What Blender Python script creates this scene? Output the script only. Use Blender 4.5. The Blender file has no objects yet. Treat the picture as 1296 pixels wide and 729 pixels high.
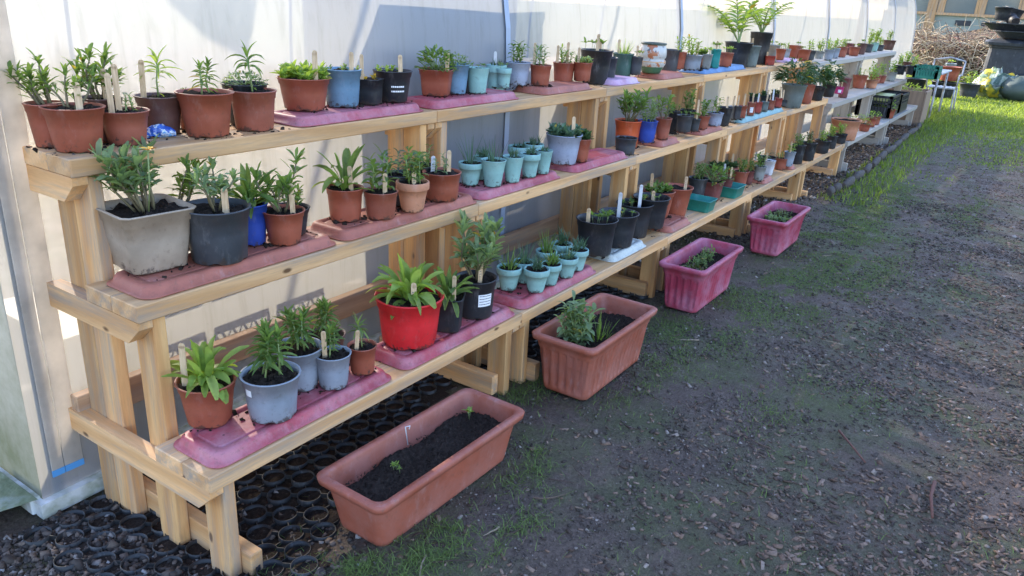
import bpy, math, random
import numpy as np
from mathutils import Vector, Matrix
R = math.radians
rnd = random.Random(7)
scene = bpy.context.scene
COL = scene.collection

# ------------------------------------------------------------ camera, sky, sun, exposure
F_PX, CX, CY, CAM_H = 975.0, 648.0, 364.5, 1.5
_yaw, _pitch, _roll = 0.5795, 0.361, 0.0541
_H = Vector((math.cos(_yaw), math.sin(_yaw), 0)); _R = Vector((math.sin(_yaw), -math.cos(_yaw), 0)); _U = Vector((0, 0, 1))
FW = _H * math.cos(_pitch) - _U * math.sin(_pitch); _up = _H * math.sin(_pitch) + _U * math.cos(_pitch)
RT = _R * math.cos(_roll) + _up * math.sin(_roll); UP = _up * math.cos(_roll) - _R * math.sin(_roll)
CAMP = Vector((0, 0, CAM_H))
cam_d = bpy.data.cameras.new('camera'); cam = bpy.data.objects.new('camera', cam_d); COL.objects.link(cam)
cam_d.sensor_width = 36; cam_d.lens = 36 * F_PX / 1296; cam_d.clip_start = .05; cam_d.clip_end = 2000
cam.matrix_world = Matrix(((RT.x, UP.x, -FW.x, 0), (RT.y, UP.y, -FW.y, 0), (RT.z, UP.z, -FW.z, CAM_H), (0, 0, 0, 1)))
scene.camera = cam
SUN_AZ, SUN_EL = R(68), R(29)          # azimuth from +X towards +Y
TO_SUN = Vector((math.cos(SUN_AZ) * math.cos(SUN_EL), math.sin(SUN_AZ) * math.cos(SUN_EL), math.sin(SUN_EL)))
w = bpy.data.worlds.new('World'); scene.world = w; w.use_nodes = True
nt = w.node_tree; bg = nt.nodes['Background']
sky = nt.nodes.new('ShaderNodeTexSky'); sky.sky_type = 'NISHITA'; sky.sun_disc = False
sky.sun_elevation = SUN_EL; sky.sun_rotation = R(90) - SUN_AZ; sky.air_density = 1.3; sky.dust_density = 1.0; sky.ozone_density = 1.6
tint = nt.nodes.new('ShaderNodeMix'); tint.data_type = 'RGBA'; tint.blend_type = 'MULTIPLY'; tint.inputs[0].default_value = 1; tint.inputs[7].default_value = (.98, .98, 1.17, 1); nt.links.new(sky.outputs[0], tint.inputs[6]); nt.links.new(tint.outputs[2], bg.inputs[0]); bg.inputs[1].default_value = 0.15
sd = bpy.data.lights.new('sun', 'SUN'); sd.energy = 3.6; sd.angle = R(.6); sd.color = (1, .9, .74)
so = bpy.data.objects.new('sun', sd); COL.objects.link(so); so.rotation_euler = TO_SUN.to_track_quat('Z', 'Y').to_euler(); so.location = (0, 5, 8)
scene.render.engine = 'CYCLES'
scene.view_settings.view_transform = 'Standard'; scene.view_settings.look = 'None'
scene.view_settings.gamma = 1; scene.view_settings.exposure = 2.12
scene.cycles.max_bounces = 10; scene.cycles.transparent_max_bounces = 16; scene.cycles.diffuse_bounces = 4

# ------------------------------------------------------------ measuring helpers (survey of the place from the photograph)
def ray(x, y): return FW * F_PX + RT * (x - CX) - UP * (y - CY)
def at(x, y, z):
    d = ray(x, y); return CAMP + d * ((z - CAM_H) / d.z)
def atX(x, y, X):
    d = ray(x, y); return CAMP + d * (X / d.x)
def proj(P):
    v = Vector(P) - CAMP; wv = v.dot(FW); return CX + F_PX * v.dot(RT) / wv, CY - F_PX * v.dot(UP) / wv, wv
def x_on_line(px, Y, Z):
    lo, hi = .3, 40
    for _ in range(50):
        m = (lo + hi) / 2
        if proj((m, Y, Z))[0] < px: lo = m
        else: hi = m
    return lo

# ------------------------------------------------------------ object helpers
def tag(o, label=None, cat=None, group=None, kind=None):
    if label: o['label'] = label
    if cat: o['category'] = cat
    if group: o['group'] = group
    if kind: o['kind'] = kind
    return o
def empty(name, loc, rz=0):
    o = bpy.data.objects.new(name, None); COL.objects.link(o); o.location = loc; o.rotation_euler = (0, 0, rz); o.empty_display_size = .05
    return o
class MB:
    def __init__(s): s.v = []; s.f = []; s.m = []; s.sm = []
    def face(s, idx, m=0, sm=False): s.f.append(tuple(idx)); s.m.append(m); s.sm.append(sm)
    def add(s, vs, fs, m=0, sm=False):
        o = len(s.v); s.v += [tuple(v) for v in vs]
        for f in fs: s.face([i + o for i in f], m, sm)
    def box(s, x0, x1, y0, y1, z0, z1, m=0, bev=0.0, M=None):
        if bev <= 0:
            vs = [(x, y, z) for x in (x0, x1) for y in (y0, y1) for z in (z0, z1)]
            fs = [(0, 1, 3, 2), (4, 6, 7, 5), (0, 4, 5, 1), (2, 3, 7, 6), (0, 2, 6, 4), (1, 5, 7, 3)]
        else:
            b = min(bev, (x1 - x0) * .45, (y1 - y0) * .45, (z1 - z0) * .45)
            vs = []; key = {}
            X = (x0, x1); Y = (y0, y1); Z = (z0, z1)
            for i in (0, 1):
                for j in (0, 1):
                    for k in (0, 1):
                        sx, sy, sz = (1 - 2 * i) * b, (1 - 2 * j) * b, (1 - 2 * k) * b
                        for a in range(3):
                            key[i, j, k, a] = len(vs)
                            vs.append((X[i] + (0 if a == 0 else sx), Y[j] + (0 if a == 1 else sy), Z[k] + (0 if a == 2 else sz)))
            fs = []
            def q(l): fs.append(l)
            for i in (0, 1):
                q([key[i, 0, 0, 0], key[i, 0, 1, 0], key[i, 1, 1, 0], key[i, 1, 0, 0]][::(1 if i == 0 else -1)])
                q([key[0, i, 0, 1], key[1, i, 0, 1], key[1, i, 1, 1], key[0, i, 1, 1]][::(1 if i == 0 else -1)])
                q([key[0, 0, i, 2], key[0, 1, i, 2], key[1, 1, i, 2], key[1, 0, i, 2]][::(1 if i == 0 else -1)])
            for i in (0, 1):
                for j in (0, 1):
                    fl = 1 if (i + j) % 2 == 0 else -1
                    q([key[i, j, 0, 0], key[i, j, 0, 1], key[i, j, 1, 1], key[i, j, 1, 0]][::fl])
                    q([key[i, 0, j, 0], key[i, 1, j, 0], key[i, 1, j, 2], key[i, 0, j, 2]][::-fl] if False else [key[i, 0, j, 0], key[i, 1, j, 0], key[i, 1, j, 2], key[i, 0, j, 2]])
                    q([key[0, i, j, 1], key[1, i, j, 1], key[1, i, j, 2], key[0, i, j, 2]])
                    for k in (0, 1): q([key[i, j, k, 0], key[i, j, k, 1], key[i, j, k, 2]])
        if M: vs = [M @ Vector(v) for v in vs]
        s.add(vs, fs, m)
    def tube(s, pts, r, n=6, m=0, r1=None, cap=True):
        pts = [Vector(p) for p in pts]; L = len(pts); rings = []
        r1 = r if r1 is None else r1
        prev = None
        for i, p in enumerate(pts):
            d = (pts[min(i + 1, L - 1)] - pts[max(i - 1, 0)]).normalized()
            a = d.orthogonal().normalized() if prev is None else (prev - d * prev.dot(d)).normalized()
            prev = a; b = d.cross(a); rr = r + (r1 - r) * i / max(1, L - 1)
            rings.append([p + (a * math.cos(2 * math.pi * k / n) + b * math.sin(2 * math.pi * k / n)) * rr for k in range(n)])
        o = len(s.v)
        for g in rings: s.v += [tuple(q) for q in g]
        for i in range(L - 1):
            for k in range(n):
                s.face([o + i * n + k, o + i * n + (k + 1) % n, o + (i + 1) * n + (k + 1) % n, o + (i + 1) * n + k], m, True)
        if cap:
            s.face([o + k for k in range(n)][::-1], m); s.face([o + (L - 1) * n + k for k in range(n)], m)
    def loft(s, rings, m=0, sm=True, close0=False, close1=False, ms=None):
        n = len(rings[0]); o = len(s.v)
        for g in rings: s.v += [tuple(q) for q in g]
        for i in range(len(rings) - 1):
            mm = ms[i] if ms else m
            for k in range(n):
                s.face([o + i * n + k, o + i * n + (k + 1) % n, o + (i + 1) * n + (k + 1) % n, o + (i + 1) * n + k], mm, sm)
        if close0: s.face([o + k for k in range(n)][::-1], m, False)
        if close1: s.face([o + (len(rings) - 1) * n + k for k in range(n)], m, False)
    def build(s, name, mats, parent=None, loc=None):
        me = bpy.data.meshes.new(name); me.from_pydata(s.v, [], s.f)
        for mt in (mats if isinstance(mats, (list, tuple)) else [mats]): me.materials.append(mt)
        me.polygons.foreach_set('material_index', s.m); me.polygons.foreach_set('use_smooth', s.sm)
        me.validate(); me.update()
        if len(s.f) < 4000:
            import bmesh
            bm = bmesh.new(); bm.from_mesh(me)
            if not getattr(s, 'leafy', False): bmesh.ops.recalc_face_normals(bm, faces=bm.faces)
            bm.to_mesh(me); bm.free()
        o = bpy.data.objects.new(name, me); COL.objects.link(o)
        if parent: o.parent = parent
        if loc is not None: o.location = loc
        return o

# ------------------------------------------------------------ materials
MATS = {}
def mat(name, fn):
    if name not in MATS:
        m = bpy.data.materials.new(name); m.use_nodes = True; t = m.node_tree; t.nodes.clear()
        out = t.nodes.new('ShaderNodeOutputMaterial')
        sh = fn(t, lambda a, b: t.links.new(a, b)); t.links.new(sh, out.inputs[0]); MATS[name] = m
    return MATS[name]
def N(t, ty, **k):
    n = t.nodes.new(ty)
    for a, b in k.items():
        if a in n.inputs: n.inputs[a].default_value = b
        else: setattr(n, a, b)
    return n
def coords(t, kind='Object', scale=(1, 1, 1), loc=(0, 0, 0)):
    tc = t.nodes.new('ShaderNodeTexCoord'); mp = t.nodes.new('ShaderNodeMapping'); t.links.new(tc.outputs[kind], mp.inputs[0])
    mp.inputs['Scale'].default_value = scale; mp.inputs['Location'].default_value = loc
    return mp.outputs[0]
def noise(t, vec, scale, detail=4, rough=.55, dist=0):
    n = t.nodes.new('ShaderNodeTexNoise'); t.links.new(vec, n.inputs['Vector'])
    n.inputs['Scale'].default_value = scale; n.inputs['Detail'].default_value = detail; n.inputs['Roughness'].default_value = rough; n.inputs['Distortion'].default_value = dist
    return n.outputs['Fac']
def ramp(t, fac, stops):
    r = t.nodes.new('ShaderNodeValToRGB'); t.links.new(fac, r.inputs[0]); e = r.color_ramp.elements
    while len(e) < len(stops): e.new(.5)
    for i, (p, c) in enumerate(stops):
        e[i].position = p; e[i].color = (c[0], c[1], c[2], 1) if hasattr(c, '__len__') else (c, c, c, 1)
    return r.outputs[0]
def mix(t, fac, a, b, mode='MIX'):
    n = t.nodes.new('ShaderNodeMix'); n.data_type = 'RGBA'; n.blend_type = mode
    for s, v in ((n.inputs[0], fac), (n.inputs[6], a), (n.inputs[7], b)):
        if hasattr(v, 'links') or hasattr(v, 'is_linked'): t.links.new(v, s)
        elif hasattr(v, '__len__'): s.default_value = (*v[:3], 1)
        else: s.default_value = v
    return n.outputs[2]
def bump(t, h, strength=.3, dist=.01):
    b = t.nodes.new('ShaderNodeBump'); b.inputs['Strength'].default_value = strength; b.inputs['Distance'].default_value = dist
    t.links.new(h, b.inputs['Height']); return b.outputs[0]
def princ(t, col, rough=.5, nrm=None, spec=.5, trans=None):
    p = t.nodes.new('ShaderNodeBsdfPrincipled')
    if hasattr(col, 'is_linked'): t.links.new(col, p.inputs['Base Color'])
    else: p.inputs['Base Color'].default_value = (*col[:3], 1)
    if hasattr(rough, 'is_linked'): t.links.new(rough, p.inputs['Roughness'])
    else: p.inputs['Roughness'].default_value = rough
    p.inputs['Specular IOR Level'].default_value = spec
    if nrm is not None: t.links.new(nrm, p.inputs['Normal'])
    return p.outputs[0]

def plastic(name, c, rough=.45, dirt=.35, bloom=None, seed=0):
    def fn(t, L):
        v = coords(t, 'Object'); oi = t.nodes.new('ShaderNodeObjectInfo')
        ad = N(t, 'ShaderNodeVectorMath', operation='MULTIPLY_ADD'); L(oi.outputs['Location'], ad.inputs[0]); ad.inputs[1].default_value = (7, 7, 7); L(v, ad.inputs[2])
        v = ad.outputs[0]
        n1 = noise(t, v, 9, 5, .6); n2 = noise(t, v, 60, 4, .7)
        lo = tuple(x * .78 for x in c); hi = tuple(min(1, x * 1.15 + .01) for x in c)
        col = ramp(t, n1, [(.3, lo), (.7, hi)])
        if bloom:
            b = ramp(t, noise(t, v, 5, 6, .7), [(.42, 0), (.62, 1)]); col = mix(t, b, col, bloom)
        d = ramp(t, n2, [(.56, 0), (.72, 1)]); dm = N(t, 'ShaderNodeMath', operation='MULTIPLY'); L(d, dm.inputs[0]); dm.inputs[1].default_value = dirt
        col = mix(t, dm.outputs[0], col, (.09, .065, .045))
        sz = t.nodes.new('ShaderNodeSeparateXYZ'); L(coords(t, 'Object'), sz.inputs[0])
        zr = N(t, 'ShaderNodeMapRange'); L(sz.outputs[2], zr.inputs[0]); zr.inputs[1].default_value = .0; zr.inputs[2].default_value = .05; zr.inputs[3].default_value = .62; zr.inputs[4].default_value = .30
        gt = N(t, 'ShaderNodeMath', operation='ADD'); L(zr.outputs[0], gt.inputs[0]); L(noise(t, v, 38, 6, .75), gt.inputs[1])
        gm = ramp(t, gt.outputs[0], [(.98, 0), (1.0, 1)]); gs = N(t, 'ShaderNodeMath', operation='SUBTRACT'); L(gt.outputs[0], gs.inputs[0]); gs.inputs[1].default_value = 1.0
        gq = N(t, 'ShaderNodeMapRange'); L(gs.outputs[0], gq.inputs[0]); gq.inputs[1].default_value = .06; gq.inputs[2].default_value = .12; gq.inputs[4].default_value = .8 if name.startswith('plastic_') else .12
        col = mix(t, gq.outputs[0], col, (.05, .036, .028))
        lm = ramp(t, noise(t, coords(t, 'Object', (1, 1, .35), (5, 5, 5)), 17, 6, .75), [(.56, 0), (.78, .32)]); col = mix(t, lm, col, tuple(min(1, .35 + x * .55) for x in c))
        rv = N(t, 'ShaderNodeMapRange'); L(n1, rv.inputs[0]); rv.inputs[3].default_value = rough - .08; rv.inputs[4].default_value = rough + .2
        return princ(t, col, rv.outputs[0], bump(t, n2, .25, .002), .4)
    return mat(name, fn)
def wood(name, axis, light=(.76, .47, .22), dark=(.56, .28, .11), grey=0.0, greycol=(.33, .31, .28)):
    def fn(t, L):
        sc = [14, 14, 14]; sc[axis] = 1.0
        oi = t.nodes.new('ShaderNodeObjectInfo'); v0 = coords(t, 'Object')
        sp = N(t, 'ShaderNodeVectorMath', operation='MULTIPLY_ADD'); L(oi.outputs['Random'], sp.inputs[0]); hv = N(t, 'ShaderNodeHueSaturation'); mrv = N(t, 'ShaderNodeMapRange'); L(oi.outputs['Random'], mrv.inputs[0]); mrv.inputs[3].default_value = .78; mrv.inputs[4].default_value = 1.12; L(mrv.outputs[0], hv.inputs['Value']); sp.inputs[1].default_value = (31, 17, 43); L(v0, sp.inputs[2])
        mp = t.nodes.new('ShaderNodeMapping'); L(sp.outputs[0], mp.inputs[0]); mp.inputs['Scale'].default_value = sc
        v = mp.outputs[0]
        wv = N(t, 'ShaderNodeTexWave', bands_direction='DIAGONAL', wave_profile='SIN'); L(v, wv.inputs[0])
        wv.inputs['Scale'].default_value = .55; wv.inputs['Distortion'].default_value = 7; wv.inputs['Detail'].default_value = 3; wv.inputs['Detail Scale'].default_value = .6
        fine = noise(t, v, 9, 4, .7)
        big = noise(t, sp.outputs[0], 2.2, 3)
        col = mix(t, ramp(t, wv.outputs['Fac'], [(.15, 0), (.95, .6)]), light, dark)
        col = mix(t, ramp(t, fine, [(.35, 0), (.8, .4)]), col, tuple(x * .62 for x in dark))
        # knots
        vo = N(t, 'ShaderNodeTexVoronoi', feature='F1'); mk = t.nodes.new('ShaderNodeMapping'); L(sp.outputs[0], mk.inputs[0]); s2 = [11, 11, 11]; s2[axis] = 5; mk.inputs['Scale'].default_value = s2
        L(mk.outputs[0], vo.inputs['Vector']); vo.inputs['Scale'].default_value = 1
        kn = ramp(t, vo.outputs['Distance'], [(.06, 1), (.11, 0)])
        col = mix(t, kn, col, (.16, .08, .035))
        # weather stain
        st = ramp(t, noise(t, v, 1.3, 6, .75), [(.47, 0), (.68, 1)])
        sm = N(t, 'ShaderNodeMath', operation='MULTIPLY'); L(st, sm.inputs[0]); sm.inputs[1].default_value = .8 if grey == 0 else 0
        col = mix(t, sm.outputs[0], col, (.30, .27, .23))
        if grey: col = mix(t, grey, col, greycol)
        L(col, hv.inputs['Color'])
        return princ(t, hv.outputs[0], .62, bump(t, fine, .35, .002), .25)
    return mat(name, fn)
WX, WY, WZ = wood('pine_along', 0, (.80, .48, .23), (.58, .30, .115)), wood('pine_across', 1, (.80, .47, .215), (.58, .29, .105)), wood('pine_upright', 2, (.74, .43, .18), (.56, .26, .09))
WR = wood('pine_rail', 0, (.55, .34, .19), (.36, .2, .11))
GX = wood('grey_along', 0, (.45, .4, .33), (.3, .26, .2), .65); GY = wood('grey_across', 1, (.45, .4, .33), (.3, .26, .2), .65); GZ = wood('grey_upright', 2, (.5, .43, .34), (.33, .27, .2), .5)

def leafmat(name, c, c2, tr=.45, rough=.5):
    def fn(t, L):
        g = t.nodes.new('ShaderNodeNewGeometry')
        col = ramp(t, g.outputs['Random Per Island'], [(0, tuple(x * .7 for x in c)), (.55, c), (1, c2)])
        v = coords(t, 'Object'); n = noise(t, v, 45, 3)
        col = mix(t, ramp(t, n, [(.3, .0), (.75, .35)]), col, tuple(min(1, x * 1.5) for x in c2))
        p = princ(t, col, rough, None, .35)
        tl = t.nodes.new('ShaderNodeBsdfTranslucent'); tcol = mix(t, 1.0, col, (1.6, 1.5, .6), 'MULTIPLY'); L(tcol, tl.inputs[0])
        m = t.nodes.new('ShaderNodeMixShader'); m.inputs[0].default_value = tr; L(p, m.inputs[1]); L(tl.outputs[0], m.inputs[2])
        return m.outputs[0]
    return mat(name, fn)
LEAF = dict(
    green=leafmat('leaf_green', (.12, .20, .055), (.22, .32, .09), .5),
    bright=leafmat('leaf_bright', (.22, .34, .06), (.36, .46, .13), .5),
    grey=leafmat('leaf_greygreen', (.17, .25, .12), (.28, .36, .18), .5),
    dark=leafmat('leaf_dark', (.05, .10, .045), (.09, .16, .06), .3),
    blue=leafmat('leaf_bluegreen', (.07, .14, .09), (.13, .21, .13), .3),
    red=leafmat('leaf_red', (.12, .08, .05), (.13, .2, .06), .35),
    yellow=leafmat('leaf_yellow', (.38, .27, .05), (.5, .38, .07)))
STEM = mat('stem', lambda t, L: princ(t, ramp(t, noise(t, coords(t), 30), [(.3, (.10, .07, .04)), (.7, (.2, .17, .08))]), .7))
GSTEM = mat('green_stem', lambda t, L: princ(t, (.22, .28, .10), .6))
PETAL = mat('petal', lambda t, L: princ(t, (.9, .42, .02), .5))
def soilf(t, L):
    v = coords(t, 'Object'); n = noise(t, v, 90, 5, .75); col = ramp(t, n, [(.3, (.012, .009, .007)), (.6, (.045, .032, .024)), (.78, (.13, .10, .07))])
    return princ(t, col, .95, bump(t, n, .9, .01), .15)
SOIL = mat('potting_soil', soilf)
TAGW = mat('tag_wood', lambda t, L: princ(t, ramp(t, noise(t, coords(t, 'Object', (60, 60, 8)), 3), [(.3, (.50, .33, .18)), (.7, (.72, .52, .31))]), .7))
TAGP = mat('tag_white', lambda t, L: princ(t, (.58, .58, .58), .5))
WHITE = mat('sticker_white', lambda t, L: princ(t, (.78, .79, .8), .5))
INK = mat('sticker_ink', lambda t, L: princ(t, (.12, .12, .14), .6))
SCREW = mat('screw_metal', lambda t, L: princ(t, (.05, .045, .04), .5))
PC = dict(
    terra=((.31, .078, .040), 'terracotta'), dterra=((.30, .085, .05), 'dark terracotta'), salmon=((.50, .22, .12), 'pale terracotta'), brown=((.115, .052, .042), 'dark brown'),
    maroon=((.17, .05, .045), 'maroon'), bluegrey=((.25, .285, .33), 'blue-grey'), steel=((.13, .24, .34), 'steel blue'), lblue=((.31, .35, .44), 'pale blue'), mint=((.25, .44, .40), 'mint green'),
    black=((.016, .018, .022), 'black'), slate=((.048, .053, .06), 'dark slate'), taupe=((.38, .30, .22), 'taupe'), blue=((.02, .06, .33), 'bright blue'), red=((.62, .016, .02), 'bright red'),
    orange=((.55, .10, .03), 'orange'), grey=((.26, .27, .25), 'grey'), dgreen=((.04, .10, .08), 'dark green'), teal=((.01, .23, .21), 'teal'), white=((.55, .57, .60), 'white'), magenta=((.5, .03, .16), 'magenta'),
    redbrown=((.33, .05, .035), 'reddish brown'), greygreen=((.14, .17, .16), 'grey-green'))
def potmat(k): return plastic('plastic_' + k, PC[k][0], .42 if k not in ('mint', 'salmon') else .7)
TRAYM = dict(pink=plastic('tray_pink', (.38, .05, .065), .4, .5, (.46, .17, .19)), terra=plastic('tray_terra', (.38, .12, .075), .5, .4), blue=plastic('tray_blue', (.12, .24, .44), .5, .3),
             white=plastic('tray_white', (.50, .52, .46), .5, .5), ltteal=plastic('tray_teal', (.24, .40, .39), .5, .3), lilac=plastic('tray_lilac', (.5, .26, .36), .5, .3, (.6, .42, .55)), green=plastic('tray_green', (.015, .22, .18), .4, .2))

# ------------------------------------------------------------ ground
def groundf(t, L):
    v = coords(t, 'Object')
    big = noise(t, v, .9, 5, .6); mid = noise(t, v, 9, 5, .65); fine = noise(t, v, 85, 6, .75)
    col = ramp(t, fine, [(.30, (.06, .042, .032)), (.44, (.16, .112, .082)), (.60, (.26, .185, .14)), (.76, (.40, .31, .24))])
    col = mix(t, ramp(t, mid, [(.35, .0), (.7, .6)]), col, (.115, .09, .075))
    # mossy, grassy tint
    g = ramp(t, noise(t, v, 1.7, 6, .7), [(.45, 0), (.60, .7)])
    sx = t.nodes.new('ShaderNodeSeparateXYZ'); L(v, sx.inputs[0])
    far = N(t, 'ShaderNodeMapRange'); L(sx.outputs[0], far.inputs[0]); far.inputs[1].default_value = 9; far.inputs[2].default_value = 15
    fm = N(t, 'ShaderNodeMath', operation='MAXIMUM'); L(g, fm.inputs[0]); L(far.outputs[0], fm.inputs[1])
    col = mix(t, fm.outputs[0], col, ramp(t, fine, [(.3, (.07, .09, .03)), (.7, (.17, .20, .07))]))
    dry = ramp(t, big, [(.45, 0), (.7, .5)])
    col = mix(t, dry, col, mix(t, .5, col, (.16, .11, .075)))
    rg = ramp(t, mid, [(.35, .55), (.6, .95)])
    f2 = noise(t, v, 240, 4, .8); col = mix(t, ramp(t, f2, [(.36, .6), (.48, 0)]), col, (.02, .016, .014)); col = mix(t, ramp(t, f2, [(.62, 0), (.74, .35)]), col, (.34, .29, .26))  # dark specks put crevice shade into the soil colour; pale flecks on top
    ad = N(t, 'ShaderNodeMath', operation='ADD'); L(fine, ad.inputs[0]); L(mid, ad.inputs[1])
    return princ(t, col, rg, bump(t, ad.outputs[0], 1.0, .035), .3)
GROUND = mat('soil_ground', groundf)
def sstep(a, b, x):
    t = min(1, max(0, (x - a) / (b - a))); return t * t * (3 - 2 * t)
def dip(x, y): return (.034 * (1 - sstep(1.12, 1.6, x)) + .028 * (1 - sstep(3.4, 5.0, x))) * sstep(1.25, 1.6, y)
def hgt(x, y):
    return .012 * math.sin(x * 2.1 + y) * math.cos(y * 2.7 - x * .6) + .006 * math.sin(x * 7.3 + 1.3 * y) * math.sin(y * 8.1 + 1) - .006 - dip(x, y)
def gz(x, y):
    return hgt(x, y) if -2 < x < 16 and -3 < y < 2.6 else 0.0
mb = MB()
nx, ny = 240, 80
xs = [-2 + 18 * (i / nx) for i in range(nx + 1)]; ys = [-3 + 5.6 * j / ny for j in range(ny + 1)]
for i, x in enumerate(xs):
    for j, y in enumerate(ys):
        edge = i in (0, nx) or j in (0, ny)
        mb.v.append((x, y, 0.0 if edge else hgt(x, y)))
for i in range(nx):
    for j in range(ny):
        a = i * (ny + 1) + j; mb.face([a, a + ny + 1, a + ny + 2, a + 1], 0, True)
o = len(mb.v)
B = 400
mb.v += [(-B, -B, 0), (B, -B, 0), (B, B, 0), (-B, B, 0), (-2, -3, 0), (16, -3, 0), (16, 2.6, 0), (-2, 2.6, 0)]
for q in ((0, 1, 5, 4), (1, 2, 6, 5), (2, 3, 7, 6), (3, 0, 4, 7)): mb.face([o + k for k in q])
mb.leafy = True
tag(mb.build('ground', GROUND), kind='structure')

# ------------------------------------------------------------ polytunnel
WALLY = 2.25; TX0, TX1 = .87, 16.5
prof = [(0, -.06), (0, .1), (0, .5), (0, 1.0), (.02, 1.35), (.07, 1.65), (.17, 1.95), (.33, 2.22), (.58, 2.46), (.95, 2.66), (1.45, 2.80), (2.1, 2.87)]
full = [(WALLY + a, z) for a, z in prof] + [(WALLY + 4.2 - a, z) for a, z in prof[::-1][1:]]
def polyend(t, L):
    v = coords(t, 'Object'); s = t.nodes.new('ShaderNodeSeparateXYZ'); L(v, s.inputs[0])
    z = N(t, 'ShaderNodeMapRange'); L(s.outputs[2], z.inputs[0]); z.inputs[1].default_value = -.1; z.inputs[2].default_value = .9; z.inputs[3].default_value = .75; z.inputs[4].default_value = .25
    a = N(t, 'ShaderNodeMath', operation='ADD'); L(z.outputs[0], a.inputs[0]); L(noise(t, v, 5, 6, .7), a.inputs[1])
    g = N(t, 'ShaderNodeMapRange'); L(a.outputs[0], g.inputs[0]); g.inputs[1].default_value = .75; g.inputs[2].default_value = 1.3
    col = mix(t, g.outputs[0], (.44, .44, .40), (.20, .22, .15))
    d = t.nodes.new('ShaderNodeBsdfDiffuse'); L(col, d.inputs[0]); tl = t.nodes.new('ShaderNodeBsdfTranslucent'); L(mix(t, 1, col, (.7, .7, .6), 'MULTIPLY'), tl.inputs[0])
    m = t.nodes.new('ShaderNodeMixShader'); m.inputs[0].default_value = .4; L(d.outputs[0], m.inputs[1]); L(tl.outputs[0], m.inputs[2]); return m.outputs[0]
def polyf(tr):
    def fn(t, L):
        v = coords(t, 'Object')
        st = noise(t, coords(t, 'Object', (9, 9, .8)), 2.5, 6, .7, .4); cl = noise(t, v, 1.3, 5, .6)
        col = ramp(t, st, [(.3, (.66, .66, .63)), (.5, (.83, .83, .82)), (.7, (.90, .90, .90))])
        spots = ramp(t, noise(t, v, 26, 5, .8), [(.66, 0), (.76, .6)]); col = mix(t, spots, col, (.45, .46, .42))
        d = t.nodes.new('ShaderNodeBsdfDiffuse'); L(mix(t, 1, col, (.50, .53, .58), 'MULTIPLY'), d.inputs[0])
        tl = t.nodes.new('ShaderNodeBsdfTranslucent'); L(mix(t, 1, col, (.345, .333, .298), 'MULTIPLY'), tl.inputs[0])
        m1 = t.nodes.new('ShaderNodeMixShader'); m1.inputs[0].default_value = .5; L(d.outputs[0], m1.inputs[1]); L(tl.outputs[0], m1.inputs[2])
        gl = t.nodes.new('ShaderNodeBsdfGlossy'); gl.inputs['Roughness'].default_value = .28
        bp = bump(t, cl, .3, .05); L(bp, gl.inputs['Normal'])
        m2 = t.nodes.new('ShaderNodeMixShader'); m2.inputs[0].default_value = .05; L(m1.outputs[0], m2.inputs[1]); L(gl.outputs[0], m2.inputs[2])
        tp = t.nodes.new('ShaderNodeBsdfTransparent')
        m3 = t.nodes.new('ShaderNodeMixShader'); L(m2.outputs[0], m3.inputs[1]); L(tp.outputs[0], m3.inputs[2])
        f = ramp(t, st, [(.3, max(0, tr - .07)), (.7, tr + .05)]); L(f, m3.inputs[0])
        return m3.outputs[0]
    return fn
POLY = mat('polythene', polyf(.22)); POLYEND = mat('polythene_grimy', lambda t, L: polyend(t, L)); POLYFAR = mat('polythene_clear', polyf(.82))
def tapef(t, L):
    col = ramp(t, noise(t, coords(t), 12, 5), [(.3, (.60, .56, .50)), (.7, (.80, .75, .68))]); d = t.nodes.new('ShaderNodeBsdfDiffuse'); L(col, d.inputs[0]); tl = t.nodes.new('ShaderNodeBsdfTranslucent'); L(col, tl.inputs[0])
    m = t.nodes.new('ShaderNodeMixShader'); m.inputs[0].default_value = .7; L(d.outputs[0], m.inputs[1]); L(tl.outputs[0], m.inputs[2]); return m.outputs[0]
HOOP = mat('hoop_tube', lambda t, L: princ(t, (.30, .36, .46), .4)); TAPE = mat('hoop_tape', tapef)
BTAPE = mat('blue_tape', lambda t, L: princ(t, (.08, .3, .6), .5)); RAILM = mat('base_rail', lambda t, L: princ(t, ramp(t, noise(t, coords(t), 14, 5), [(.35, (.28, .30, .2)), (.6, (.62, .63, .6))]), .5))
tun = tag(empty('polytunnel', (TX0, WALLY, 0)), 'long white polythene tunnel with curved hoops standing behind the pine shelving', 'polytunnel')
off = Vector((-TX0, -WALLY, 0))
half = len(prof)
def sheet(pr_, xs_, bulge=0):
    m = MB(); n = len(pr_)
    for x in xs_:
        for (y, z) in pr_:
            b = bulge * math.sin(math.pi * (((x - 1.1) / 2.2) % 1.0)) * math.sin(min(1, z / 2.4) * math.pi)
            m.v.append((x - TX0, y - WALLY + b, z))
    for i in range(len(xs_) - 1):
        for k in range(n - 1):
            m.face([i * n + k, (i + 1) * n + k, (i + 1) * n + k + 1, i * n + k + 1], 0, True)
    m.leafy = True
    return m
xs_ = [TX0 + (TX1 - TX0) * i / 140 for i in range(141)]
def dens(pr_):
    o = []
    for (a, b), (c, d) in zip(pr_[:-1], pr_[1:]):
        for k in range(2): o.append((a + (c - a) * k / 3, b + (d - b) * k / 3))
    return o + [pr_[-1]]
sheet(dens(full[:half]), xs_, .035).build('near_cover', POLY, tun)
sheet(full[half - 1:], xs_).build('far_cover', POLYFAR, tun)
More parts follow.
